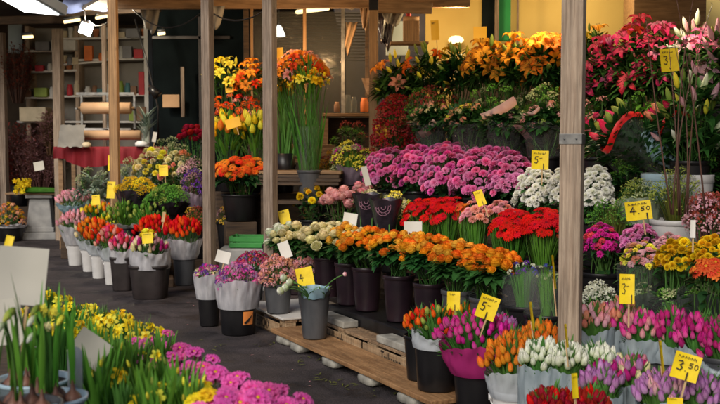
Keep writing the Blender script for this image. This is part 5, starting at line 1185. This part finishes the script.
bunch('dark red roses right of the grey post', 'rose', ['darkred', 'red'], 220, 124, 142, 22, Y=12.2, base=.9, size=.08, bk='black', leaf='dark', nl=60, n=12, **kw)
bunch('cream chrysanthemums in the centre left', 'button', ['cream', 'cream', 'lemon'], 154, 148, 174, 42, Y=12.9, base=.65, size=.10, bk='black', leaf='grey', nl=160, n=50, **kw)
bunch('peachy cream chrysanthemums behind the green filler', 'button', ['cream', 'peach', 'cream'], 180, 150, 177, 42, Y=12.6, base=.65, size=.10, bk='black', leaf='rose', nl=160, n=50, **kw)
bunch('cream statice left of the grey post', 'spray', ['cream', 'palepink'], 192, 156, 172, 30, Y=12.3, base=.65, size=.12, bk='black', leaf='grey', nl=60, n=26, **kw)
bunch('mauve dried statice left of the grey post', 'spray', ['violet', 'dusk'], 193, 168, 192, 26, Y=11.8, base=.5, size=.12, bk='black', leaf='twig', lk='fine', nl=80, n=26, wrap='purplefilm', wraptop=.0, **kw)
bunch('golden solidago in a black sleeve', 'spray', ['gold', 'yellow'], 137, 177, 192, 44, Y=12.2, base=.42, size=.10, bk='black', leaf='rose', wrap='darkfilm', wraptop=.1, n=60, **kw)
bunch('bright green filler in a black sleeve', 'spray', ['greenish', 'greenish', 'greenbud'], 168, 184, 202, 46, Y=11.7, base=.42, size=.10, bk='black', leaf='fresh', lk='small', wrap='darkfilm', wraptop=.0, n=60, **kw)
bunch('silvery eucalyptus behind the golden solidago', 'fern', ['greybud'], 135, 156, 180, 34, Y=13.2, base=.6, size=.16, bk='black', leaf='grey', lk='small', nl=220, n=12, cat='greenery', **kw)
bunch('grey green olive sprigs under the red tablecloth', 'fern', ['greybud'], 95, 166, 196, 48, Y=13.2, base=.4, size=.16, bk='black', leaf='grey', lk='lily', nl=240, n=8, cat='greenery', **kw)
bunch('silvery sprigs behind the cream chrysanthemums', 'fern', ['greybud'], 168, 136, 158, 40, Y=13.4, base=.7, size=.16, bk='black', leaf='grey', lk='small', nl=200, n=12, cat='greenery', **kw)
bunch('golden brown sprigs left of the grey post', 'spray', ['ramp_gold', 'redbrown'], 196, 204, 222, 26, Y=11.4, base=.25, size=.12, bk='black', leaf='olive', lk='fine', nl=70, n=14, **kw)
bunch('golden brown sprigs right of the grey post', 'spray', ['ramp_gold', 'dusk'], 228, 203, 222, 26, Y=11.4, base=.35, size=.12, bk='black', leaf='olive', lk='fine', nl=70, n=14, **kw)
bunch('green tulip shoots behind the orange red tulips', 'tulip', ['greenbud', 'greenish'], 124, 203, 222, 40, Y=11.9, base=.25, size=.032, bk='grey', leaf='fresh', lk='strap', nl=110, n=36, wrap='paper', wraptop=0, **kw)
bunch('green tulip shoots left of the red tulips', 'tulip', ['greenbud', 'greenish'], 150, 205, 224, 40, Y=11.5, base=.25, size=.032, bk='grey', leaf='fresh', lk='strap', nl=110, n=36, wrap='paper', wraptop=0, **kw)
tk = dict(leaf='tulip', lk='strap', nl=30, size=.04, th=75, group=LFT)
bunch('bright red tulips in white paper, left of two', 'tulip', ['red', 'scarlet'], 157, 218, 238, 40, Y=10.9, base=.1, bk='grey', wrap='paper', wraptop=.05, n=70, wrapbot=.42, **dict(tk, nl=16))
bunch('bright red tulips in white paper above the tall grey bucket', 'tulip', ['red', 'scarlet'], 184, 220, 240, 38, Y=10.5, base=.07, bk='grey', bkw=dict(r=.12, h=.33), wrap='paper', wraptop=.05, n=70, wrapbot=.35, **dict(tk, nl=16))
bunch('striped purple and cream tulips round one yellow bloom', 'tulip', ['plum', 'cream', 'palepink'], 150, 238, 255, 38, Y=10.1, base=0, bk='brown', bkw=dict(r=.185, h=.34, taper=.84, square=True), wrap='paper', wraptop=.3, n=46, wrapbot=.30, **tk)
bunch('few yellow roses among the striped tulips', 'rose', ['yellow', 'lemon'], 148, 231, 240, 12, Y=10.0, base=.3, size=.06, n=6, nl=20, group=LFT)
bunch('pink and white striped tulips in a dark bucket', 'tulip', ['plum', 'palepink', 'crimson'], 123, 236, 254, 26, Y=10.6, base=0, bk='brown', bkw=dict(r=.12, h=.36, square=True), wrap='paper', wraptop=.3, n=34, wrapbot=.30, **tk)
bunch('coral red tulips in the nearest white bucket', 'tulip', ['scarlet', 'crimson', 'salmon'], 112, 227, 250, 30, Y=11.0, base=0, bk='white', bkw=dict(r=.095, h=.30, handle=True), wrap='clouded', wraptop=.1, n=50, wrapbot=.27, **tk)
bunch('orange red tulips in the second white bucket', 'tulip', ['scarlet', 'orange', 'scarlet'], 99, 222, 246, 30, Y=11.5, base=0, bk='white', bkw=dict(r=.095, h=.30, handle=True), wrap='clouded', wraptop=.1, n=50, wrapbot=.27, **tk)
bunch('orange and cream tulips in the third white bucket', 'tulip', ['orange', 'cream', 'scarlet'], 89, 220, 240, 26, Y=12.1, base=0, bk='white', bkw=dict(r=.095, h=.30, handle=True), wrap='clouded', wraptop=.1, n=40, wrapbot=.27, **tk)
bunch('pink tulips in white paper, farthest white bucket', 'tulip', ['softpink', 'palepink', 'softpink'], 76, 213, 228, 34, Y=12.7, base=0, bk='white', bkw=dict(r=.12, h=.30, handle=True), wrap='paper', wraptop=.2, n=60, wrapbot=.27, **tk)
bunch('pale pink tulips in bluish paper behind the pink ones', 'tulip', ['palepink', 'softpink'], 74, 192, 205, 36, Y=13.6, base=.3, bk='grey', wrap='skyfilm', wraptop=.1, n=60, **tk)
bunch('orange yellow tulips behind the third white bucket', 'tulip', ['gold', 'orange', 'lemon'], 97, 203, 218, 30, Y=12.7, base=.2, bk='grey', leaf='fresh', lk='strap', nl=50, size=.04, n=30, group=LFT)
bunch('yellow tulips in white paper among the green shoots', 'tulip', ['lemon', 'yellow'], 108, 216, 230, 22, Y=11.9, base=.15, bk='grey', leaf='fresh', lk='strap', nl=40, size=.04, n=20, group=LFT, wrap='paper', wraptop=.4)
bunch('orange and yellow wallflowers in a black bucket at far left', 'cluster', ['orange', 'gold', 'peach'], 10, 202, 224, 34, Y=15.8, base=0, size=.10, bk='black', bkw=dict(r=.22, h=.28), leaf='rose', nl=70, n=50, wrap='paper', wraptop=.0, group=LFT)
# steps under left group
for o_ in [o for o in list(COL.objects) if o.get('group') == LFT and o.type == 'EMPTY' and not o.parent]:
    zb = o_.location.z - .022
    if .07 < zb < 1.05 and 'few yellow' not in o_['label'] and 'gladioli' not in o_['label'] and 'dark red roses' not in o_['label']:
        mb = MB(); mb.box((0, 0, zb / 2), (.34, .32, zb)); b_ = mb.build('crate_stand', 'darkwood', None, loc=(o_.location.x, o_.location.y, 0), rot=(0, 0, .2)); bevel(b_, .008); tag(b_, 'dark box under the ' + o_['label'], 'box', 'boxes raising the back buckets')
mb = MB(); p = at(240, 0, 12.5); mb.box((p.x + .1, 12.45, .48), (1.0, .8, .95)); tag(bevel(mb.build('dark_cabinet', 'darkwood'), .01), 'dark cabinet under the dark red roses and orange gerberas', 'cabinet')
for i, (px, Y, z, wd, lab) in enumerate(((240, 12.1, 1.18, .7, 'dark wall shelf under the coral alstroemerias'), (240, 12.25, 1.58, .8, 'dark wall shelf under the yellow lilies'), (300, 11.25, 1.18, .75, 'dark wall shelf under the orange red alstroemerias'), (306, 10.85, .93, .7, 'dark shelf under the yellow gladioli'))):
    mb = MB(); mb.box((at(px, 0, Y).x, Y, z), (wd, .34, .035)); tag(bevel(mb.build('wall_shelf', 'darkwood'), .004), lab, 'shelf')
for i, (px, Y, z0, z1) in enumerate(((262, 12.2, .955, 2.0), (217, 12.4, .955, 2.0))): pass

# twig shrubs at left
def twigs(label, px, py, wpx, hpx, Y, n, mat, base=0, berries=None):
    p = at(px, py, Y); Hh = hpx * Y / 1000; W = wpx * Y / 1000; t = thing('twig_bunch', label, 'twigs', (p.x, Y, base), 0, 'bunches of dry twigs'); r = random.Random(int(px + 5)); mb = MB(); ztop = p.z + Hh / 2 - base
    for i in range(n):
        x = r.uniform(-1, 1) * W * .5; y = r.uniform(-.3, .3); z = ztop - r.random() * Hh * .5 - abs(x) / W * Hh * .3
        a = Vector((x * .3, y * .3, max(0, ztop - Hh * 1.3))); b = Vector((x, y, z)); pts = curve3(a, (a + b) / 2 + Vector((x * .2, 0, .1)), b, 4); mb.tube(pts, [.008, .007, .005, .004, .002], 4, 0, cap=False)
        for q in range(20):
            u = r.uniform(.2, 1); c_ = a.lerp(b, u) + Vector((x * .1 * (1 - u), 0, .05 * (1 - u)))
            d = Vector((r.uniform(-1, 1), r.uniform(-1, 1), r.uniform(-.1, 1))) * .11; mb.tube([c_, c_ + d], .0025, 3, 0, cap=False); mb.leaf(c_ + d * .8, d, (0, 0, 1), .055, .032, .2, 1, 2)
    mb.build('twigs', [mat, berries or mat], t)
    b = MB(); b.lathe([(.001, 0), (.12, 0), (.15, .35), (.14, .35), (.001, .05)], 20); b.build('pot', 'black_plastic', t)
twigs('reddish brown dry twigs at the far left edge', 12, 152, 62, 62, 16.9, 170, 'twig', berries='redbrown')
twigs('mauve brown dry twigs behind the lying daffodils', 40, 152, 58, 54, 16.8, 150, 'twig', berries='dusk')
twigs('red leaved branches hanging before the window at far left', 17, 66, 26, 46, 16.6, 60, 'twig', .5, berries='redbrown')
twigs('pale dry branches between pale post and rolls', 50, 128, 20, 34, 16.6, 50, 'brown', .3, berries='dusk')
# dark bucket sprays near 150,95
t = thing('desk_lamp', 'black adjustable desk lamp right of the back shelves', 'lamp', at(158, 118, 14.8))
mb = MB(); a_ = Vector((0, 0, 0)); mb.tube([(0, 0, -.4), (.0, 0, .15), (-.12, 0, .7), (-.32, 0, 1.45)], .014, 6); mb.build('arm', 'black_plastic', t)
mb = MB(); mb.tube([(-.10, -.05, .45), (.02, -.08, .33)], [.045, .075], 14); mb.build('lamp_shade', 'black_plastic', t)

# ------------------------------------------------------------------ cards
card('yellow price card reading 3.50 before the dark pink tulips', 686, 367, 27, 27, 4.15, text='3.50', tilt=.28, clip=.1, yaw=-.1)
card('narrow yellow card left of the large 3.50 card', 662, 359, 7, 36, 4.3, tilt=.05, yaw=.95, header=True)
card('yellow price card reading 4.50 under the olive foliage', 638.5, 210.5, 26, 19, wY(638, .95), text='4.50', tilt=-.12, clip=.3)
card('tall yellow price card reading 3 before the black sleeves', 627, 289, 15, 30, 5.15, text='3-', tilt=.03, clip=.3)
card('yellow price card reading 3 beside the crimson lilies', 669.5, 60, 18, 23, wY(669, 1.8), text='3-', tilt=-.08)
card('yellow price card reading 5 above the white chrysanthemums', 540, 160, 17, 19, wY(540, 1.1), text='5-', tilt=.04, clip=.2)
card('tilted yellow price card reading 5 above the magenta tulips', 487.5, 307.5, 20, 24, 5.45, text='5-', tilt=.35, clip=.05, lean=-.1)
card('small yellow price card above the orange tulips', 453.5, 301, 13, 19, 5.95, text=None, tilt=.03, clip=.1)
card('yellow card on a stick between the orange tulips and post', 532, 316, 5, 28, 4.85, tilt=.02, yaw=1.0)
card('yellow card standing among the white tulips', 566.5, 336, 5, 24, 4.6, tilt=.05, yaw=1.0)
card('narrow yellow card among the dark red tulips', 575, 386, 8, 25, 4.0, tilt=.04, yaw=.6)
card('yellow card at the bottom edge in front of the lilac tulips', 675, 402, 16, 8, 3.95, tilt=.03)
card('yellow card behind the peach tulips at the post', 554, 272, 4, 34, 5.15, tilt=.1, yaw=1.0)
card('curved yellow card standing in the red gerberas', 480, 198, 9, 16, wY(480, .82), tilt=-.35, text=None, clip=.1)
card('yellow price card tucked into the peach alstroemerias', 305, 277, 17, 19, 7.6, tilt=-.2, text='4', header=False)
card('yellow card between the grey post and cream roses', 284.5, 217, 11, 14, 9.3, tilt=-.25, text=None)
card('small yellow card reading 7 beside the black topped post', 382.5, 131, 14, 13, 10.7, mat='card_amber', text='7')
card('orange card without text among the yellow lilies', 229, 85, 8, 15, 11.9, mat='card_amber', header=False, tilt=-.12)
card('orange card among the coral alstroemerias', 233, 123, 15, 10, 11.3, mat='card_amber', header=False, tilt=-.3)
card('tall orange card above the orange red alstroemerias', 280, 55, 7, 15, 11.2, mat='card_amber', header=False, tilt=-.1)
card('orange card between the cardboard box and yellow lilies', 435, 30, 8, 20, 10.9, mat='card_amber', tilt=-.05)
card('brownish yellow card above the yellow lilies', 480, 33, 13, 13, 10.6, mat='card_amber', header=False)
card('yellow card in the striped tulips', 147.5, 238, 11, 11, 9.85, text=None, tilt=-.1)
card('tall yellow card above the green shoots', 111, 190, 8, 17, 12.3, tilt=.05)
card('second yellow card lower left of the tall one', 96, 200, 8, 10, 12.2, tilt=-.1)
card('yellow card in the cream chrysanthemums', 163.5, 170.5, 9, 11, 12.3, tilt=-.05)
card('yellow card edge behind the orange brown post', 110, 163, 4, 16, 12.9, tilt=0, header=False)
WG = 'pale marker cards'
card('blank white card standing in the orange roses', 413, 229.5, 18, 16, 7.7, mat='card_white', header=False, clip=-.2, group=WG, name='marker_card', lean=-.05)
card('white card tilted above the peach alstroemerias', 285, 250, 11, 17, 8.2, mat='card_white', header=False, tilt=-.35, group=WG, name='marker_card')
card('white card tilted above the freesias', 223, 257, 14, 12, 8.3, mat='card_white', header=False, tilt=.25, group=WG, name='marker_card')
card('beige card below the small pink roses', 350, 220, 14, 14, 8.6, mat='card_white', header=False, tilt=.15, group=WG, name='marker_card')
card('curved beige card beside the black sleeves', 366, 176, 6, 20, 9.6, mat='card_beige', header=False, tilt=-.25, group=WG, name='marker_card')
card('narrow white marker standing in the yellow chrysanthemums', 693, 229, 5, 18, wY(693, .7), mat='card_white', header=False, tilt=.05, group=WG, name='marker_card')
card('beige card hanging on the dry twigs', 39, 166, 10, 9, 14.6, mat='card_beige', header=False, tilt=-.2, group=WG, name='marker_card', stake=False)
card('small white card beside the silvery eucalyptus', 154.5, 137, 4, 10, 13.2, mat='card_white', header=False, tilt=.15, group=WG, name='marker_card')
card('white price strip at the right end of the bright red tulips', 163.5, 217, 3, 10, 10.7, mat='stick', header=False, tilt=.15, group=WG, name='marker_card')

# ------------------------------------------------------------------ foreground table with potted bulbs (left bottom)
mb = MB(); 
vs = [(-.12, 3.0), (-1.75, 5.55), (-3.0, 5.3), (-1.9, 1.9), (-.35, 1.9)]
zt = .56
mb.add([(x, y, zt) for x, y in vs] + [(x, y, zt - .05) for x, y in vs], [(0, 1, 2, 3, 4), (9, 8, 7, 6, 5)] + [(i, i + 5, (i + 1) % 5 + 5, (i + 1) % 5) for i in range(5)])
t = thing('display_table', 'dark table under the potted daffodils in the foreground', 'table', (0, 0, 0)); mb.build('tabletop', 'darkwood', t, smooth=False)
for x, y in ((-.42, 2.2), (-1.8, 5.2), (-2.7, 5.1), (-1.7, 2.2)): mb = MB(); mb.box((x, y, (zt - .05) / 2), (.07, .07, zt - .052)); mb.build('leg', 'darkwood', t, smooth=False)
def potplant(label, px, py, Y, kind, cols, n, size, spread, leafh, leafn=36, leafm='tulip', name='potted_daffodil', potm='black_plastic', rpot=.06, group='potted spring flowers in the foreground', leafw=.014, hz=.0, wide=.25, openk=None):
    p = at(px, py, Y); r = random.Random(int(px * 7 + py)); t = thing(name, label, 'potted plant', (p.x, Y, zt + .002), r.uniform(0, 6), group); top = p.z - zt
    mb = MB(); mb.lathe([(.001, .004), (rpot * .72, .0), (rpot, .10), (rpot * 1.08, .10), (rpot * 1.08, .115), (rpot * .98, .115), (rpot * .9, .09)], 20); mb.build('pot', potm, t)
    mb = MB(); mb.lathe([(rpot * .93, .095), (rpot * .5, .1), (.001, .102)], 16); mb.build('soil', 'soil', t)
    f = MB()
    for i in range(leafn):
        a = r.uniform(0, 6.28); q = r.random() * rpot * .7; e = r.uniform(.05, wide); h = leafh * r.uniform(.6, 1.05)
        if leafw < .03: f.leaf((q * cos(a), q * sin(a), .09), (cos(a) * e, sin(a) * e, 1), (-cos(a), -sin(a), .2), h, leafw * r.uniform(.7, 1.3), r.uniform(-.05, .15), 0, 6, .35, .8)
        else: f.leaf((q * cos(a), q * sin(a), .1), (cos(a), sin(a), r.uniform(.2, .9)), (0, 0, 1), h, leafw * r.uniform(.8, 1.2), r.uniform(.1, .5), 0, 6, .3, .3)
    for i in range(n):
        a = i * 2.4 + px; q = math.sqrt((i + .5) / n) * spread; e = Vector((q * cos(a), q * sin(a), top + hz * (1 - (q / spread) ** 2) + r.uniform(-.03, .015)))
        pts = curve3((e.x * .2, e.y * .2, .1), (e.x * .4, e.y * .4, e.z * .6), e, 5); f.tube(pts, .003, 5, 1, cap=False)
        nn = Vector((cos(a) * .6, sin(a) * .6, .5)) if kind == 'daffodil' else Vector((cos(a) * .4 * q / spread, sin(a) * .4 * q / spread, 1))
        nn = nn + (Matrix.Rotation(-t.rotation_euler.z, 3, 'Z') @ Vector((.1, -.8, 0))) * (.8 if kind == 'daffodil' else .55)
        o = link('flower_head', bloom_mesh(openk or kind, r.choice(cols), None, i % 3), t, e); o.rotation_mode = 'QUATERNION'; o.rotation_quaternion = nn.normalized().to_track_quat('Z', 'Y'); s = size * r.uniform(.85, 1.12); o.scale = (s,) * 3
    f.build('foliage', [leafm, 'stem'], t)
    return t
labs = ['daffodils at the far end beside the large beige card', 'daffodils at the far edge, second clump', 'daffodils at the edge above the tilted beige card', 'daffodils at the edge right of the tilted beige card', 'daffodils just before the pink primulas', 'half open daffodils behind the white bulbs', 'yellow daffodils below the tilted beige card', 'daffodils in the middle of the table', 'daffodils with tall green leaves left of the pink ones', 'daffodils at the bottom edge beside the bulb bowl', 'low daffodils among tall green leaves', 'daffodil clump behind the bulb bowl', 'daffodils at the bottom edge beneath the primulas']
spots = [(48, 296, 5.0, 9), (75, 310, 4.8, 10), (97, 317, 4.6, 11), (118, 322, 4.4, 10), (136, 331, 4.2, 9), (40, 315, 4.5, 6), (84, 330, 4.2, 7), (108, 345, 3.8, 4), (134, 356, 3.6, 3), (104, 378, 3.3, 2), (122, 394, 3.2, 2), (60, 328, 4.0, 5), (168, 396, 3.15, 2)]
for (px, py, Y, n), lb in zip(spots, labs):
    potplant(lb, px, py, Y, 'daffodil', ['yellow', 'lemon'], n, .06, .10, at(px, py, Y).z - zt - .03, 46, leafw=.018)
labs = ['pink primulas at the far end of the pink row', 'pink primulas with a pale rim, second in the row', 'pink primulas behind a yellow centre bloom', 'pink primulas in the middle of the pink row', 'pink primulas near the right end of the row', 'pink primulas at the right end of the row', 'pink primulas low between the tall leaves', 'pink primulas at the bottom edge of the picture', 'pink primulas in the right corner of the foreground bed', 'pink primulas at the bottom left of the corner clump', 'pink primulas rising behind the pale rimmed ones']
spots = [(152, 340, 4.1, 8, .055), (178, 357, 3.8, 8, .06), (196, 376, 3.45, 7, .07), (214, 382, 3.35, 7, .072), (240, 392, 3.25, 7, .075), (262, 397, 3.2, 6, .075), (158, 366, 3.6, 6, .055), (214, 406, 3.0, 6, .07), (276, 403, 3.15, 7, .075), (242, 404, 3.0, 8, .075), (196, 362, 3.7, 7, .065)]
for (px, py, Y, n, sz), lb in zip(spots, labs):
    potplant(lb, px, py, Y, 'primula', ['primula'], max(5, n - 2), sz * 1.1, .09, .12, 16, 'rose', name='potted_primula', leafw=.045, hz=.02)
for (px, py, Y, lb) in ((200, 384, 3.2, 'single yellow primula in the pink row'), (205, 402, 3.0, 'yellow primula at the bottom edge')):
    potplant(lb, px, py, Y, 'primula', ['yellow'], 2, .07, .03, .12, 10, 'rose', name='potted_primula', leafw=.045)
labs = ['tall leaved tulip shoots behind the pink primulas', 'tall green shoots in the middle of the foreground', 'tall green shoots right of the tilted beige card', 'tall green shoots near the bottom edge', 'green shoots between daffodils and the primulas', 'green shoots beside the yellow primula', 'green shoots at the bottom centre', 'green shoots below the daffodils by the bowl', 'green shoots at the far end of the table', 'green shoots in front of the far daffodils']
spots = [(160, 350, 3.75), (130, 352, 3.6), (112, 350, 3.5), (142, 372, 3.3), (176, 372, 3.3), (188, 390, 3.1), (155, 392, 3.05), (98, 362, 3.25), (70, 318, 4.4), (95, 338, 4.0)]
for (px, py, Y), lb in zip(spots, labs):
    potplant(lb, px, py, Y, 'bud', ['greenbud', 'lemon'], 3, .03, .06, at(px, py, Y).z - zt - .02, 44, 'fresh', name='potted_tulip', leafw=.026, wide=.3)
# amaryllis / bulb bowl near
def bulb_bowl(label, px, pyrim, Y, rad, nb, h, seed, flowers, potm='blue_plastic', hgt=.16):
    p = at(px, pyrim, Y); z0 = p.z - hgt; t = thing('bulb_bowl', label, 'potted plant', (p.x, Y, z0), 0, 'bowls of sprouting bulbs'); r = random.Random(seed)
    mb = MB(); mb.lathe([(.001, .004), (rad * .75, 0), (rad * .96, hgt * .9), (rad * 1.04, hgt * .92), (rad * 1.05, hgt), (rad * .97, hgt), (rad * .92, hgt * .85)], 36); mb.build('pot', potm, t)
    mb = MB(); mb.lathe([(rad * .94, hgt * .88), (rad * .5, hgt * .92), (.001, hgt * .93)], 20); mb.build('soil', 'soil', t)
    f = MB()
    for i in range(nb):
        a = i * 2.4 + seed; q = math.sqrt((i + .5) / nb) * rad * .72; c_ = Vector((q * cos(a), q * sin(a), hgt * .9)); s = .028
        mb = MB(); mb.lathe([(.001, -.03), (s * .8, -.02), (s, -.004), (s * .95, .010), (s * .72, .022), (s * .42, .029), (s * .25, .036), (s * .2, .046), (s * .12, .062)], 14); mb.build('bulb', 'bulb', t, loc=c_)
        for k in range(2 + i % 2):
            b = r.uniform(0, 6.28); f.leaf(c_ + Vector((0, 0, .05)), (cos(b) * .12, sin(b) * .12, 1), (-cos(b), -sin(b), .1), h * r.uniform(.55, 1.0), .017, r.uniform(-.05, .1), 0, 7, .4, .9)
    for (fx, fz, k, c2, s) in flowers:
        e = Vector((fx, -.03, fz)); pts = curve3((fx * .3, 0, hgt), (fx * .5, 0, fz * .9), e, 6); f.tube(pts, .0045, 6, 1)
        o = link('flower_head' if k != 'bud' else 'bud', bloom_mesh(k, c2), t, e - Vector((0, 0, .0)), (2.0, .3, 0)); o.scale = (s,) * 3
    f.build('foliage', ['fresh', 'stem'], t)
    return t
bulb_bowl('pale blue bowl of sprouting bulbs with white snowflake flowers', 51, 396, 2.85, .10, 6, .30, 3,
          [(-.03, .40, 'bud', 'white', .05), (-.035, .35, 'bud', 'white', .045), (.0, .42, 'cluster', 'lemon', .05), (.03, .41, 'cluster', 'lemon', .05), (-.02, .43, 'bud', 'greenbud', .05), (.05, .40, 'bud', 'lemon', .045), (.01, .37, 'cluster', 'cream', .04)])
bulb_bowl('grey blue bowl of bulbs behind the front bowl', 34, 378, 3.3, .12, 8, .26, 6, [(-.02, .30, 'bud', 'white', .045), (.04, .34, 'daffodil', 'lemon', .05), (.0, .24, 'daffodil', 'lemon', .045)])
bulb_bowl('bowl at the left corner with a tall nodding white bud', 20, 404, 2.7, .11, 6, .34, 9, [(.0, .43, 'bud', 'greenbud', .06), (-.03, .39, 'bud', 'white', .055)], potm='grey_plastic')
# clear label stick
card('large beige card at the left edge on a wooden stick', 22, 276, 48, 58, 3.1, mat='card_beige', header=False, tilt=.1, group=WG, name='marker_card', lean=-.12, yaw=.15)
card('beige card behind the bulb bowl at the left edge', 6, 322, 34, 46, 2.95, mat='card_beige', header=False, tilt=-.15, group=WG, name='marker_card', lean=-.1)
card('tilted beige card among the daffodils', 90, 349, 36, 30, 3.35, mat='card_beige', header=False, tilt=.62, group=WG, name='marker_card', lean=-.1)
card('bright yellow card strip behind the large beige card', 4, 260, 8, 50, 3.2, header=False, tilt=.25, name='price_card', group='yellow price cards')
c = at(75, 370, 2.95); mb = MB(); rows = []
for i in range(11):
    a = PI * i / 10; rows.append([(-.022 * cos(a) * (1), 0, .05 + .02 * sin(a)), (-.022 * cos(a), 0, -.06)])
mb.grid(rows); o = mb.build('plastic_tag', 'clouded', None, loc=c); tag(o, 'rounded clear plastic tag beside the bulb bowl', 'tag'); s_ = o.modifiers.new('solid', 'SOLIDIFY'); s_.thickness = .002

# litter on the ground
mb = MB(); r = random.Random(21)
for (px, py) in ((312, 365), (330, 382), (336, 388), (322, 386), (402, 398), (345, 392), (220, 350), (300, 362)):
    Y = 1600 / (py - 140); p = at(px, py, Y)
    for k in range(4):
        a = r.uniform(0, 6.28); mb.leaf((p.x + r.uniform(-.08, .08), p.y + r.uniform(-.1, .1), .008), (cos(a), sin(a), .08), (0, 0, 1), r.uniform(.03, .08), .012, .1)
for k in range(70):
    px, py = r.uniform(180, 420), r.uniform(250, 404); Y = 1600 / (py - 140); p = at(px, py, Y); a = r.uniform(0, 6.28)
    mb.leaf((p.x, p.y, .006), (cos(a), sin(a), .05), (0, 0, 1), r.uniform(.015, .045), r.uniform(.006, .016), .1, 1 if k % 3 == 0 else 0, 2)
o = mb.build('leaf_litter', ['olive', 'softpink']); o['kind'] = 'stuff'; tag(o, 'scattered green leaf scraps on the asphalt', 'litter')

# ------------------------------------------------------------------ light
W = bpy.data.worlds.new('World'); sc.world = W; W.use_nodes = True; nt = W.node_tree
bg = nt.nodes['Background']; sky = nt.nodes.new('ShaderNodeTexSky'); sky.sky_type = 'NISHITA'; sky.sun_disc = False
EL = math.radians(35); AZ = math.radians(205)   # compass bearing of the sun (from +Y, clockwise)
sky.sun_elevation = EL; sky.sun_rotation = AZ; sky.dust_density = 3; sky.air_density = 1.0
nt.links.new(sky.outputs[0], bg.inputs[0]); bg.inputs[1].default_value = .105
sd = Vector((sin(AZ) * cos(EL), cos(AZ) * cos(EL), sin(EL)))
l = bpy.data.lights.new('sun', 'SUN'); l.energy = 2.6; l.angle = math.radians(38); l.color = (1, .95, .88)
o = bpy.data.objects.new('sun', l); COL.objects.link(o); o.rotation_mode = 'QUATERNION'; o.rotation_quaternion = sd.to_track_quat('Z', 'Y')

# ------------------------------------------------------------------ camera
cam = bpy.data.cameras.new('camera'); co = bpy.data.objects.new('camera', cam); COL.objects.link(co)
co.location = (0, 0, CAMZ); co.rotation_euler = (PI / 2 - PITCH, 0, 0); cam.sensor_width = 36; cam.lens = 50; cam.clip_end = 500
cam.dof.use_dof = True; cam.dof.focus_distance = 6.8; cam.dof.aperture_fstop = 4.5
sc.camera = co
sc.view_settings.view_transform = 'Standard'; sc.view_settings.look = 'None'; sc.view_settings.exposure = -.17; sc.view_settings.gamma = 1; sc.view_settings.use_curve_mapping = False
sc.cycles.max_bounces = 6; sc.cycles.transparent_max_bounces = 24; sc.cycles.caustics_reflective = False; sc.cycles.caustics_refractive = False
sc.cycles.use_denoising = True; sc.cycles.sample_clamp_indirect = 4
